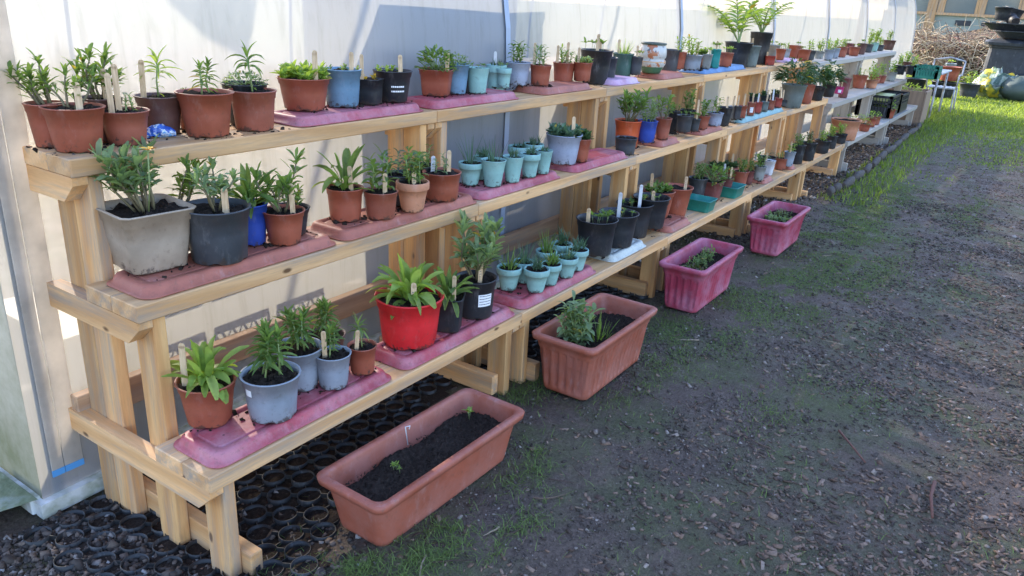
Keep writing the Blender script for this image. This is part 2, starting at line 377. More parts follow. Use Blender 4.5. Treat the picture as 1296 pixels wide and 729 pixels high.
for nm, X, mm in (('end_cover', TX0, POLYEND), ('end_cover', TX1, POLYFAR)):
    m = MB(); o = 0
    c = [(X - TX0, y - WALLY, z) for y, z in full]
    m.v = c + [(X - TX0, 2.1, .03)]
    for k in range(len(c) - 1): m.face([k, k + 1, len(c)], 0, False)
    m.leafy = True; m.build(nm, mm, tun)
for hx in (.925, 3.3, 5.5, 7.75, 9.9, 12.1, 14.3, 16.45):
    m = MB(); m.tube([(hx - TX0, y - WALLY + (.022 if y < WALLY + 2 else -.022) , z - (.02 if z > 2.4 else 0)) for y, z in full], .017, 8); m.build('hoop', HOOP, tun)
    if hx > 1.5:
        m = MB(); hw = .02
        for (y0, z0), (y1, z1) in zip(full[:half - 1], full[1:half]):
            m.add([(hx - hw - TX0, y0 - WALLY - .006, z0 + .004), (hx + hw - TX0, y0 - WALLY - .006, z0 + .004), (hx + hw - TX0, y1 - WALLY - .006, z1 + .004), (hx - hw - TX0, y1 - WALLY - .006, z1 + .004)], [(0, 1, 2, 3)])
        m.leafy = True; m.build('hoop_strip', HOOP, tun)
# corner strips with blue tape ends
def strip(x0, w_, zb, name, mm, y=-.012, zt=2.2, tilt=0):
    m = MB(); m.box(x0 - TX0 , x0 + w_ - TX0, y - .004, y, zb, zt); 
    return m.build(name, mm, tun)
for x0, w_ in ((.905, .035), (.944, .055)):
    strip(x0, w_, .07, 'corner_strip', TAPE if w_ > .04 else TAPE); strip(x0 - .001, w_ + .002, .05, 'tape_end', BTAPE, -.013, .072)
m = MB(); m.box(.8, TX1 - TX0, -.03, .012, -.01, .04, bev=.004)
m.loft([[(x, y, z + dz) for y, z in ((-.03, 0), (.012, 0), (.012, .05), (-.03, .05))] for x, dz in ((-.02, -.068), (.25, -.060), (.5, -.035), (.82, -.009))], 0, False, True, True); m.build('base_rail', RAILM, tun)
m = MB(); m.box(-.03, .012, .013, 4.2, -.068, -.012, bev=.004); m.build('base_rail', RAILM, tun)
# loose skirt of film lying on the ground at the near corner
m = MB(); n1 = 26
for i in range(n1 + 1):
    for j in range(9):
        u = i / n1; vv = j / 8
        X = -.02 - vv * (.40 + .10 * math.sin(u * 9)); Y = -.02 + u * 2.2
        Z = .045 * (1 - vv) + .02 * math.sin(u * 23 + vv * 5) * vv + .02 * math.sin(vv * 9 + u * 7) * vv + .018
        m.v.append((X, Y + vv * .12 * math.cos(u * 6), max(.004, Z) - .06))
for i in range(n1):
    for j in range(8):
        a = i * 9 + j; m.face([a, a + 9, a + 10, a + 1], 0, True)
m.leafy = True
SKIRT = mat('dirty_film', lambda t, L: princ(t, ramp(t, noise(t, coords(t), 7, 6, .7), [(.3, (.05, .07, .03)), (.5, (.14, .17, .10)), (.75, (.32, .36, .36))]), .35, bump(t, noise(t, coords(t), 9, 4), .6, .02)))
m.build('skirt', SKIRT, tun)

# ------------------------------------------------------------ benches and crates inside the tunnel, plus two shapes added to shade the film
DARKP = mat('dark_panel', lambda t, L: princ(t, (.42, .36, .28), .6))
SHADEM = mat('shade_blue', lambda t, L: princ(t, (.30, .38, .50), .6))  # the film's blue shade is put into this colour, showing through it
def inside_box(name, label, cat, x0, x1, y0, y1, z0, z1, legs=0):
    e = tag(empty(name, ((x0 + x1) / 2, (y0 + y1) / 2, 0)), label, cat)
    hx, hy = (x1 - x0) / 2, (y1 - y0) / 2; DARKP = SHADEM if cat == 'blocker' else globals()['DARKP']
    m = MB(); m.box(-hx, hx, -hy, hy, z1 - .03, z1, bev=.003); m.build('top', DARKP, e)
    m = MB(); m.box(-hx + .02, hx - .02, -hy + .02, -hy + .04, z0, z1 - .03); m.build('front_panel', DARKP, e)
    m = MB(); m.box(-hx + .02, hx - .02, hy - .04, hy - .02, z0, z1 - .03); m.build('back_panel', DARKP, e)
    return e
inside_box('shadow_blocker', 'tall grey cabinet added inside the tunnel to cast the blue shadow on the film', 'blocker', 2.52, 3.77, 2.5, 2.9, .02, 1.555)  # unseen tall block, added for the rectangular shadow on the film
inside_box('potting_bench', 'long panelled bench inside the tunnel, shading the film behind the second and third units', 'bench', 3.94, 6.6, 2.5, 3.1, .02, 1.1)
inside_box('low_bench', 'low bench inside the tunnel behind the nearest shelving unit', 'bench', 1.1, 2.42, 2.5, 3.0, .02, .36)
for k, (x0, gap) in enumerate(((1.5, .22), (1.78, .0), (2.06, .0))):
    e = tag(empty('lattice_crate', (x0, 2.75, .36)), ('lattice crate inside the tunnel nearest its end wall', 'lattice crate inside the tunnel, middle of the three on the low bench', 'lattice crate inside the tunnel beside the tall cabinet')[k], 'crate', 'lattice crates inside the tunnel')
    m = MB()
    for yy in (-.15, .15):
        for z0, z1 in ((0, .02), (.155, .18), (.28, .3)): m.box(-.12, .12, yy - .004, yy + .004, z0, z1)
        for q in range(6):
            x = -.12 + q * .048
            for d in (1, -1): m.tube([(x, yy, .02), (min(.12, max(-.12, x + d * .07)), yy, .16)], .0045, 4)
    m.build('side_wall', PC and potmat('black'), e)
m = MB(); pts = [(2.0, 2.8), (2.6, 2.8), (2.52, 2.45), (2.46, 2.28), (2.3, 2.36), (2.12, 2.52)]  # unseen added sheet, outlined to throw the pointed shadow high on the film
vs = [(x, 4.0, z) for x, z in pts] + [(x, 4.015, z) for x, z in pts]; nn = len(pts)
m.add(vs, [tuple(range(nn)), tuple(range(2 * nn - 1, nn - 1, -1))] + [(i, (i + 1) % nn, nn + (i + 1) % nn, nn + i) for i in range(nn)])
tag(m.build('shadow_cutout', DARKP), 'grey cloth added under the tunnel roof, shaped to shadow the film above the nearest pots', 'cutout')

# ------------------------------------------------------------ stepped staging
SH = [(.310, 1.529), (.719, 1.767), (1.060, 1.987)]     # top height, front edge
def staging(x0, Ln, WX, WY, WZ, label, grp, sh=SH):
    e = tag(empty('stepped_shelving', (x0, 1.529, 0)), label, 'shelving', grp)
    oy = 1.529
    for si, (zt, yf) in enumerate(sh):
        for k in range(2):
            m = MB(); y0 = yf - oy + k * .1225
            m.box(.001, Ln - .001, y0, y0 + .1205, zt - .048, zt, 0, .003)
            for xx in (.045, Ln - .045):
                m.tube([(xx + rnd.uniform(-.008, .008), y0 + .06, zt - .01), (xx, y0 + .06, zt + .0008)], .0055, 8, 1)
            m.build('shelf_plank', [WX, SCREW], e)
    yb = 2.23 - oy
    for fx0, side in ((0, 0), (Ln - .045, 1)):
        for si, (zt, yf) in enumerate(sh):
            m = MB(); x0_, x1_ = (.004, .045) if side == 0 else (Ln - .045, Ln - .004)
            ya = yf - oy + .012; z1 = zt - .049; z0 = z1 - .072
            P = [(ya, z1), (yb, z1), (yb, z0), (ya + .055, z0), (ya, z0 + .05)]
            n = len(P); m.add([(x0_, y, z) for y, z in P] + [(x1_, y, z) for y, z in P], [tuple(range(n)), tuple(range(2 * n - 1, n - 1, -1))] + [(i, (i + 1) % n, n + (i + 1) % n, n + i) for i in range(n)])
            m.build('bearer', WY, e)
        px0, px1 = (.046, .084) if side == 0 else (Ln - .084, Ln - .046)
        def post(ya, yb_, z0, z1):
            m = MB(); m.box(px0, px1, ya - oy, yb_ - oy, z0, z1, 0, .003); m.build('post', WZ, e)
        post(1.545, 1.635, -.068, sh[0][0] - .05); post(1.782, 1.872, -.068, sh[1][0] - .05)
        post(2.003, 2.092, -.068, sh[2][0] - .05); post(2.094, 2.18, -.068, sh[2][0] - .05)
        qx0, qx1 = (px1 + .001, px1 + .041) if side == 0 else (px0 - .041, px0 - .001)
        m = MB(); m.box(qx0, qx1, (1.505 if side == 0 else 1.575) - oy, 2.20 - oy, .0, .085, 0, .003); m.build('foot_rail', WY, e)
    m = MB(); m.box(.01, Ln - .01, 2.182 - oy, 2.22 - oy, .215, .31, 0, .003); m.build('back_rail', WR if WX is not GX else GX, e)
    return e
U0, UL = .975, 1.45
ords = ['first', 'second', 'third', 'fourth', 'fifth']
def copy_tree(o, parent=None):
    c = o.copy(); COL.objects.link(c)
    if parent: c.parent = parent
    for ch in list(o.children): copy_tree(ch, c)
    return c
grpn = 'pale pine shelving units in a row'
s0 = staging(U0, UL, WX, WY, WZ, 'nearest pale pine stepped shelving unit, its end frame at the left of the photo', grpn)
for k in range(1, 5):
    c = copy_tree(s0); c.location.x = U0 + k * UL
    c['label'] = 'pale pine stepped shelving unit, %s in the row counted from the near end' % ords[k] if k < 4 else 'pale pine stepped shelving unit farthest away, ending beside the weathered grey one'
for o in bpy.data.objects:
    if o.name.startswith('foot_rail'): o.location.z = -.028
[o for o in s0.children if o.name.startswith('foot_rail')][0].location.z = -.062
SHO = [(.31, 1.52), (.66, 1.74), (1.035, 1.96)]
g0 = staging(8.32, 2.3, GX, GY, GZ, 'weathered grey stepped shelving unit butted against the last pine one', 'weathered grey shelving units', SHO)
c = copy_tree(g0); c.location.x = 10.65; c['label'] = 'weathered grey stepped shelving unit at the far end holding the black crate'

# ------------------------------------------------------------ pots and plants
def ring(r, z, n, sq=0, rot=0, cx=0, cy=0):
    o = []
    for k in range(n):
        a = 2 * math.pi * (k + .5) / n; c, s = math.cos(a), math.sin(a)
        rr = r
        if sq: rr = r * .93 / ((abs(c) ** sq + abs(s) ** sq) ** (1 / sq)) 
        o.append((cx + rr * math.cos(a + rot), cy + rr * math.sin(a + rot), z))
    return o
def pot_mesh(rt, rb, h, sq=0, rot=0, n=40, fancy=None):
    m = MB(); t = max(.0018, rt * .03)
    rr = lambda z: rb + (rt * .95 - rb) * z / h
    hb = h * (.80 if not fancy == 'bucket' else .88)
    P = [(rb * .9, .004), (rb * .97, .0), (rb, .003), (rr(h * .5), h * .5), (rr(hb), hb), (rr(hb) + rt * .035, hb + h * .008), (rt * .985, h - h * .035), (rt * 1.025, h - h * .03), (rt * 1.03, h - .001), (rt, h),
         (rt - t * 1.3, h - .001), (rt * .93 - t, h * .9), (rr(hb) - t, hb), (rr(h * .55) - t, h * .55)]
    if fancy == 'clay': P = [(rb * .9, .003), (rb * .98, 0), (rb, .003), (rr(hb * .6), hb * .6), (rt * .90, h * .74), (rt * .97, h * .745), (rt, h * .77), (rt, h - .003), (rt * .98, h), (rt * .9, h), (rt * .88, h * .9), (rt * .8, h * .6), (rt * .78, h * .55)]
    if fancy == 'smooth': P = [(rb * .9, .003), (rb * .98, 0), (rb, .003), (rr(h * .5), h * .5), (rt * .97, h * .97), (rt, h * .985), (rt, h - .001), (rt * .97, h), (rt * .93, h * .99), (rt * .87, h * .8), (rt * .82, h * .55)]
    rings = [ring(r, z, n, sq, rot) for r, z in P]
    # drainage notches at the foot
    for k in range(n):
        if (k % 8) in (0, 1) and not fancy:
            for q in (1, 2):
                x, y, z = rings[q][k]; rings[q][k] = (x, y, z + h * (.035 if not sq else .012))
    m.loft(rings, 0, True, True, False)
    return m
def soil_mesh(r, z, sq, rot, n=30):
    m = MB(); rings = [ring(r * q, z, n, sq, rot) for q in (1, .8, .6, .4, .2)]
    for g in rings[0:]:
        for k in range(n):
            x, y, zz = g[k]; g[k] = (x, y, zz + rnd.uniform(-.012, .012) * min(1, r / .06))
    m.loft(rings, 0, True, False, True)
    for _ in range(int(30 + 2500 * r * r * 4)):
        a, q = rnd.uniform(0, 6.28), r * math.sqrt(rnd.random()) * .9; s = rnd.uniform(.0015, .004) * (1 + r * 6)
        c = Vector((q * math.cos(a), q * math.sin(a), z + .002)); vs = [c + Vector((rnd.uniform(-1, 1), rnd.uniform(-1, 1), rnd.uniform(-.4, 1))) * s for _ in range(4)]
        m.add(vs, [(0, 1, 2), (0, 2, 3), (0, 3, 1), (1, 3, 2)])
    return m
def leaf(m, p, d, L, W, droop=.3, shape='oval', mi=0, fold=.25, seg=4, up=None):
    p = Vector(p); d = Vector(d).normalized()
    if mi == 0 and rnd.random() < .014: mi = 3
    side = d.cross(Vector((0, 0, 1)))
    if side.length < .05: side = Vector((1, 0, 0))
    side.normalize(); side = (side + Vector((0, 0, rnd.uniform(-.35, .35)))).normalized()
    o = len(m.v); pos = p.copy(); dd = d.copy()
    for i in range(seg + 1):
        t = i / seg
        if shape == 'oval': wd = math.sin(math.pi * min(.985, t * .93 + .05)) ** .8
        elif shape == 'obov': wd = math.sin(math.pi * min(.98, t ** 1.6 * .9 + .04)) ** .8 + .06
        elif shape == 'lance': wd = math.sin(math.pi * min(.985, t ** .7 * .95 + .03))
        else: wd = (1 - t) * .9 + .1
        nrm = side.cross(dd).normalized()
        hw = W * .5 * wd
        m.v += [tuple(pos - side * hw + nrm * hw * fold * 2), tuple(pos), tuple(pos + side * hw + nrm * hw * fold * 2)]
        if i < seg:
            pos = pos + dd * (L / seg)
            dd = (dd + Vector((0, 0, -1)) * droop / seg * 1.4).normalized()
    for i in range(seg):
        a = o + i * 3; m.face([a, a + 1, a + 4, a + 3], mi, True); m.face([a + 1, a + 2, a + 5, a + 4], mi, True)
    return pos
def dirn(az, el): return Vector((math.cos(az) * math.cos(el), math.sin(az) * math.cos(el), math.sin(el)))
def plant(kind, r, h, z0, n=None, lean=(0, 0)):
    """r = pot radius, h = height above soil, z0 = soil height"""
    m = MB(); m.leafy = True; U = rnd.uniform
    ln = Vector((lean[0], lean[1], 0))
    if kind == 'sprig':                                   # woody stems with rosettes of spoon-shaped leaves
        ns = int((n or 4) * 1.8 + .5)
        for s in range(ns):
            a = s * 6.28 / ns + U(-.5, .5); q = r * U(.05, .3)
            p = Vector((q * math.cos(a), q * math.sin(a), z0)); d = (dirn(a, R(U(55, 80))) + ln).normalized(); pts = [p]
            Hs = h * U(.38, .82)
            for k in range(4): p = p + d * Hs / 4; d = (d + Vector((U(-.38, .38), U(-.38, .38), .12))).normalized(); pts.append(p.copy())
            m.tube(pts, .0035 * (1 + h), 5, 1, .002)
            for lev, pp in ((0, pts[-1]), (1, pts[-2]), (2, pts[2])):
                nl = (9, 6, 4)[lev]
                for k in range(nl):
                    b = k * 2.4 + U(0, .5); el = R(U(20, 75) if lev == 0 else U(0, 45))
                    leaf(m, pp + Vector((0, 0, U(-.01, .01))), (dirn(b, el + U(-.2, .2)) + d * .4), h * U(.15, .30), h * U(.045, .085), U(.1, .9), 'obov', fold=U(.1, .4))
    elif kind == 'whorl':                                 # one upright stem, narrow leaves arching from it
        ns = n or 1
        for s in range(ns):
            q = r * (.3 if ns > 1 else 0); a = s * 6.28 / ns + U(0, 1)
            p = Vector((q * math.cos(a), q * math.sin(a), z0)); top = p + Vector((U(-.1, .1) * h, U(-.1, .1) * h, h * .72)) + ln * h
            m.tube([p, p.lerp(top, .5) + Vector((U(-.01, .01), U(-.01, .01), 0)), top], .0032, 6, 2, .002)
            if ns == 1:
                for k in range(15): leaf(m, p.lerp(top, .72 + .28 * k / 14), dirn(k * 2.4 + U(-.2, .2), R(10 + 70 * (k / 14) ** 2)), h * U(.34, .56), h * .07, U(.5, 1.5), 'lance', fold=.35, seg=6)
                for k in range(6): leaf(m, p.lerp(top, .15 + .1 * k), dirn(k * 2.4, R(U(-20, 40))), h * U(.12, .25), h * .04, U(.5, 1.5), 'lance', seg=4)
                continue
            for k in range(26):
                t = .25 + .75 * (k / 25) ** .6; pp = p.lerp(top, t)
                leaf(m, pp, dirn(k * 2.4, R(-10 + 85 * (k / 25) ** 1.5 + U(-8, 8))), h * U(.24, .38) * (1.05 - .45 * (t - .5)), h * .075, U(.25, .8), 'lance', fold=.35, seg=5)
    elif kind == 'broad':                                 # clump of long upright basal leaves
        nl = int((n or 22) * 1.7)
        for k in range(nl):
            a = k * 2.4 + U(-.3, .3); el = R(84 - 62 * (k / nl) + U(-8, 8)); q = r * .16
            leaf(m, (q * math.cos(a), q * math.sin(a), z0 - .004 + h * .25 * U(0, 1) * (k % 2)), dirn(a, el + U(-.15, .15)) + ln, h * U(.5, 1.1) * (1 - .3 * k / nl), h * U(.11, .19), U(.4, 1.6), ('obov', 'obov', 'oval')[k % 3], fold=U(.1, .45), seg=6)
    elif kind == 'lush':                                  # several leafy stems, oval leaves
        ns = n or 5
        for s in range(ns):
            a = s * 2.4; q = r * U(.1, .55); p = Vector((q * math.cos(a), q * math.sin(a), z0)); top = p + Vector((U(-.25, .25) * h, U(-.25, .25) * h, h * U(.6, .95))) + ln * h
            m.tube([p, p.lerp(top, .5), top], .0025, 5, 2, .0015)
            for k in range(15):
                pp = p.lerp(top, .1 + .9 * k / 14)
                leaf(m, pp, dirn(k * 2.4 + s, R(U(10, 65))), h * U(.18, .34), h * U(.07, .12), U(.3, 1.2), 'oval', fold=.2)
    elif kind == 'needle':
        for k in range(n or 40):
            a = U(0, 6.28); q = r * .5 * math.sqrt(U(0, 1)); leaf(m, (q * math.cos(a), q * math.sin(a), z0), dirn(a, R(U(48, 88))), h * U(.5, 1.05), .0035 + h * .022, U(0, .5), 'blade', fold=.3, seg=4)
    elif kind == 'tufts':                                 # pinks: several tufts of short spikes
        for s in range(n or 6):
            a0 = s * 2.4; q0 = r * U(.1, .6); c = Vector((q0 * math.cos(a0), q0 * math.sin(a0), z0)); hh = h * U(.6, 1)
            for k in range(12):
                leaf(m, c + Vector((0, 0, hh * .35 * U(0, 1))), dirn(U(0, 6.28), R(U(25, 85))), hh * U(.4, .75), .0028 + h * .035, U(0, .4), 'blade', fold=.3, seg=3)
    elif kind == 'bush':
        for k in range(n or 190):
            a = U(0, 6.28); e = math.asin(U(-.1, 1)); rr = U(.45, 1) ** .6
            c = Vector((math.cos(a) * math.cos(e) * r * 1.05, math.sin(a) * math.cos(e) * r * 1.05, z0 + .1 * h + math.sin(e) * h * .85)); c = Vector((c.x * rr, c.y * rr, z0 + (c.z - z0) * (rr * .5 + .5)))
            leaf(m, c, dirn(a + U(-.8, .8), e * .5 + U(-.2, .7)), max(.012, h * .25) * U(.7, 1.2), max(.008, h * .13) * U(.7, 1.2), U(0, .6), 'oval', seg=3)
            if k % 9 == 0: m.tube([(0, 0, z0), tuple(c)], .0012, 4, 2)
    elif kind == 'low':                                   # small clumps of succulent leaves
        for s in range(n or 16):
            a0 = U(0, 6.28); q0 = r * .82 * math.sqrt(U(0, 1)); c = Vector((q0 * math.cos(a0), q0 * math.sin(a0), z0))
            for k in range(9): leaf(m, c + Vector((0, 0, h * U(0, .5))), dirn(k * 2.4, R(U(10, 70))), h * U(.35, .7), h * U(.22, .32), .2, 'oval', seg=3)
    elif kind == 'seed':
        for s in range(n or 5):
            a0 = U(0, 6.28); q0 = r * .7 * math.sqrt(U(0, 1)); c = Vector((q0 * math.cos(a0), q0 * math.sin(a0), z0)); t = c + Vector((U(-.1, .1) * h, U(-.1, .1) * h, h * .6)); m.tube([c, t], .001, 4, 2)
            for k in range(5): leaf(m, t, dirn(k * 2.4, R(U(10, 60))), h * U(.3, .55), h * .17, .3, 'oval', seg=3)
    elif kind == 'fern':                                  # big arching divided leaves
        for s in range(n or 7):
            a = s * 2.4 + U(-.3, .3); p = Vector((0, 0, z0)); d = dirn(a, R(U(64, 84))) + ln * .5; d.normalize(); pts = [p]; Ls = h * U(.95, 1.3)
            for k in range(12): p = p + d * Ls / 12; d = (d + dirn(a, 0) * .07 + Vector((0, 0, -.085 * (k / 8)))).normalized(); pts.append(p.copy())
            m.tube(pts, .006, 5, 2, .002)
            for k in range(3, 13):
                dd = (pts[k] - pts[k - 1]).normalized(); sd_ = dd.cross(Vector((0, 0, 1))).normalized(); q = 1 - .5 * abs(k - 7) / 6
                for sg in (-1, 1):
                    leaf(m, pts[k], dd * .8 + sd_ * sg, h * .32 * q, h * .11, .6, 'lance', fold=.15, seg=4)
            leaf(m, pts[-1], d, h * .15, h * .06, .5, 'lance')
    elif kind == 'drape':                                 # dark leaves spilling over the rim
        for k in range(n or 200):
            a = U(0, 6.28); q = r * 1.25 * math.sqrt(U(0.03, 1)); zz = z0 + h * (1 - (q / (r * 1.45)) ** 2) * U(.35, 1)
            leaf(m, (q * math.cos(a), q * math.sin(a), zz), dirn(a + U(-.6, .6), R(U(-10, 50))), h * U(.22, .42), h * U(.07, .12), U(.4, 1), 'lance', seg=3)
    return m
def tag_stick(e, x, y, z, hh, w_=.008, lean=.1, az=0, white=False):
    m = MB(); M = Matrix.Translation((x, y, z - .02)) @ Matrix.Rotation(az, 4, 'Z') @ Matrix.Rotation(lean, 4, 'X')
    m.box(-w_, w_, -.0012, .0012, 0, hh + .02, 0, .0008, M); m.tube([M @ Vector((0, -.0012, hh + .02)), M @ Vector((0, .0012, hh + .02))], w_ * .98, 10)
    if hh > .03 and rnd.random() < .45:
        for k in range(3):
            zz = hh * (.35 + .14 * k) + .02; m.box(-w_ * .55, w_ * rnd.uniform(.1, .6), -.0017, -.0013, zz, zz + .002, 1, 0, M)
    return m.build('plant_tag', [TAGP if white else TAGW, INK], e)
SHN = {'b': 'bottom shelf', 'm': 'middle shelf', 't': 'top shelf'}
SHI = {'b': 0, 'm': 1, 't': 2}
POTS = []
TRAYS = {'b': [], 'm': [], 't': []}
def tray_here(s, X):
    for (xa, xb, hh, i, lab) in TRAYS[s]:
        if xa - .01 <= X <= xb + .01: return hh, i, lab
    return None
KW = dict(sprig='woody spoon-leaved plant', whorl='single spiky stem', broad='clump of long leaves', lush='leafy stems', needle='thin spiky blades', tufts='tufts of short spikes', bush='dense small leaves',
          low='low green cushions', seed='tiny seedlings', fern='big arching leaves', drape='dark spilling leaves', none='bare soil')
def potted(s, xb, yb, wt, yt, color, kind, hp=0, leafc='green', sq=0, rot=0, tags=(), n=None, ratio=.74, fancy=None, base=None, desc=None, lean=(0, 0), extra=None, soil=.9, top=None):
    zt, yf = (SH if xb < 1057 or s != 'x' else SHO)[SHI[s]]
    if xb > {'b': 1072, 'm': 1062, 't': 1040}[s]: zt, yf = SHO[SHI[s]]
    P = at(xb, yb, zt); th = tray_here(s, P.x)
    zb = zt + .001 + (th[0] if th else 0) if base is None else base
    P = at(xb, yb, zb)
    hd = Vector((P.x, P.y, 0)).normalized()
    dep = (P - CAMP).dot(FW) + .05
    rt = wt / 2 * dep / F_PX; rb = rt * ratio
    C_ = P + hd * rb * .97
    ymax = min(yf + .232, 2.235 - rt) if s == 't' else yf + .245
    yc = min(max(C_.y, yf + .045), ymax)
    if abs(yc - C_.y) > 1e-4:
        C_ = Vector((x_on_line(proj(C_)[0], yc, zb), yc, zb)); hd = Vector((C_.x, C_.y, 0)).normalized()
    lo, hi = .01, .8
    for _ in range(40):
        hm = (lo + hi) / 2
        if proj(C_ - hd * rt + Vector((0, 0, hm)))[1] > yt: lo = hm
        else: hi = hm
    h = lo
    H = hp * dep / F_PX / .93
    e = tag(empty('potted_plant', C_), None, 'potted plant' if kind != 'none' else 'plant pot')
    if kind == 'none': e.name = 'plant_pot'
    nseg = 40 if wt > 25 else 24
    pot_mesh(rt, rb, h, sq, rot, nseg, fancy).build('pot', potmat(color) if color != 'ceramic' else CERAMIC, e)
    zs = h * soil
    srad = (rb + (rt * .95 - rb) * soil) * .975
    if fancy in ('clay', 'smooth'): srad = rt * .87
    soil_mesh(srad, zs, sq, rot, 26).build('soil', SOIL, e)
    if kind != 'none' and H > 0:
        H += (h - zs)
        pm = plant(kind, rt, H, zs, n, lean)
        fo = pm.build('foliage', [LEAF[leafc], STEM, GSTEM, LEAF['yellow']], e)
    for tg in tags:
        # (px offset fraction of rim radius toward picture right, back/front, height px, white)
        ox, oy, hh = tg[0], tg[1], tg[2] * dep / F_PX
        rtv = Vector((hd.y, -hd.x, 0)); q = rtv * ox * rt * .8 - hd * oy * rt * .8
        tag_stick(e, q.x, q.y, zs, hh + (h - zs), .0045 + min(.005, rt * .05), tg[4] if len(tg) > 4 else rnd.uniform(-.15, .15), math.atan2(hd.y, hd.x) - math.pi / 2 + rnd.uniform(-.3, .3), len(tg) > 3 and tg[3])
    if extra: extra(e, rt, rb, h, hd, zs)
    POTS.append([e, s, C_.x, C_.y, rt, h, color, kind, sq, th, desc, wt, leafc])
    return e
def label_extra(frac=.5, side=.4, ww=.45, hh=.3, lines=3, mt=None, scr=False):
    def f(e, rt, rb, h, hd, zs):
        m = MB(); a0 = math.atan2(-hd.y, -hd.x); rr = lambda z: rb + (rt * .95 - rb) * z / h + .0012
        def q(a, z, o=0): r_ = rr(z) + o; return (r_ * math.cos(a), r_ * math.sin(a), z)
        def patch(aa, ab, za, zb_, mi, o):
            k = 8
            for i in range(k):
                u0, u1 = aa + (ab - aa) * i / k, aa + (ab - aa) * (i + 1) / k
                m.add([q(u0, za, o), q(u1, za, o), q(u1, zb_, o), q(u0, zb_, o)], [(0, 1, 2, 3)], mi, True)
        ac = a0 + side
        if not scr: patch(ac - ww, ac + ww, h * (frac - hh / 2), h * (frac + hh / 2), 0, 0)
        for l in range(lines):
            zz = h * (frac + hh / 2 - hh * (l + .7) / (lines + .4)); x = ac - ww * .85
            while x < ac + ww * .75:
                L_ = rnd.uniform(.05, .14) * ww * 2; patch(x, min(x + L_, ac + ww * .85), zz, zz + h * (.022 if not scr else .05), 0 if scr else 1, .0005 if not scr else 0); x += L_ + .04 * ww
        m.leafy = True; m.build('sticker', [WHITE if mt is None else mt, INK], e)
    return f
def flower_extra(px, py):
    def f(e, rt, rb, h, hd, zs):
        m = MB(); c = atX(187, 190, e.location.x - .03) - e.location; px, py = c.x, c.y
        m.tube([Vector((px * .4, py * .4, zs)), Vector((px * .8, py * .8, (zs + c.z) / 2)), c], .002, 5, 1)
        for k in range(14): leaf(m, c, dirn(k * .449, R(20)), .024, .009, .3, 'oval', 0, .1, 3)
        m.leafy = True; m.build('flower', [PETAL, GSTEM], e)
    return f

# ------------------------------------------------------------ trays under the pots (upturned drip trays)
def tray(s, pa, pb, color, label, hh=.032, w_=.205, yo=.012, open_=False):
    zt, yf = SH[SHI[s]]; y0 = yf + yo
    xa = x_on_line(pa, y0 + w_ * .62, zt); xb = x_on_line(pb, y0, zt)
    e = tag(empty('drip_tray' if not open_ else 'seed_tray', ((xa + xb) / 2, y0 + w_ / 2, zt)), label, 'tray', 'trays under the pots')
    def rr(ix, z, rc):
        hx = (xb - xa) / 2 - ix; hy = w_ / 2 - ix; o = []
        for q, (sx, sy) in enumerate(((1, 1), (-1, 1), (-1, -1), (1, -1))):
            for k in range(7):
                a = q * math.pi / 2 + k / 6 * math.pi / 2
                o.append((sx * (hx - rc) + rc * math.cos(a), sy * (hy - rc) + rc * math.sin(a), z))
        return o
    m = MB()
    if not open_:
        m.loft([rr(.0, .001, .04), rr(-.003, .003, .04), rr(-.003, .005, .04), rr(.006, .006, .038), rr(.013, hh * .72, .034), rr(.018, hh * .93, .03), rr(.024, hh, .026), rr(.040, hh, .022), rr(.0415, hh - .005, .022), rr(.050, hh - .005, .018), rr(.0515, hh - .001, .017)], 0, True, False, True)
    else:
        m.loft([rr(.014, .001, .02), rr(.012, .004, .02), rr(.002, hh - .004, .02), rr(-.003, hh - .003, .022), rr(-.003, hh, .022), rr(.004, hh, .02), rr(.014, .006, .018)], 0, True, True, True)
    m.build('shell', TRAYM[color], e)
    TRAYS[s].append((xa, xb, hh + .001 if not open_ else .008, len(TRAYS[s]), color)); TRAYS[s].sort()
tray('b', 236, 500, 'pink', 'weathered pink drip tray nearest on the bottom shelf, under the blue-grey pots')
tray('b', 479, 655, 'pink', 'pink drip tray under the bright red pot on the bottom shelf')
tray('b', 630, 757, 'pink', 'pink drip tray under the clustered small mint pots on the bottom shelf')
tray('b', 748, 820, 'white', 'dirty white drip tray under the black pots on the bottom shelf')
tray('b', 822, 876, 'terra', 'terracotta drip tray between the white tray and the teal seed trays')
tray('b', 872, 907, 'green', 'teal green seed tray, nearer of two holding maroon pots', .075, .2, open_=True)
tray('b', 908, 943, 'green', 'teal green seed tray, farther of two on the bottom shelf', .075, .2, open_=True)
tray('b', 946, 980, 'terra', 'terracotta drip tray just beyond the teal seed trays')
tray('b', 982, 1008, 'terra', 'small terracotta drip tray, farthest on the bottom shelf')
tray('m', 150, 430, 'terra', 'terracotta drip tray nearest on the middle shelf, under the square taupe pot')
tray('m', 403, 607, 'terra', 'terracotta drip tray on the middle shelf, left of the row of mint pots')
tray('m', 580, 712, 'pink', 'pink drip tray under the mint pots on the middle shelf')
tray('m', 700, 797, 'pink', 'pink drip tray with a bare sunlit top beside the pale blue pot')
tray('m', 812, 862, 'terra', 'terracotta drip tray under the bright blue pot')
tray('m', 864, 916, 'terra', 'terracotta drip tray just before the pale teal tray')
tray('m', 918, 993, 'ltteal', 'pale teal drip tray under a row of tiny tagged pots')
tray('t', 348, 540, 'pink', 'pink drip tray nearest on the top shelf, under the steel blue pot')
tray('t', 521, 660, 'pink', 'pink drip tray under the mint pots on the top shelf')
tray('t', 662, 752, 'terra', 'terracotta drip tray on the top shelf under three terracotta pots')
tray('t', 754, 812, 'lilac', 'faded lilac drip tray beside the painted ceramic jar')
tray('t', 815, 868, 'terra', 'terracotta drip tray under the painted ceramic jar')
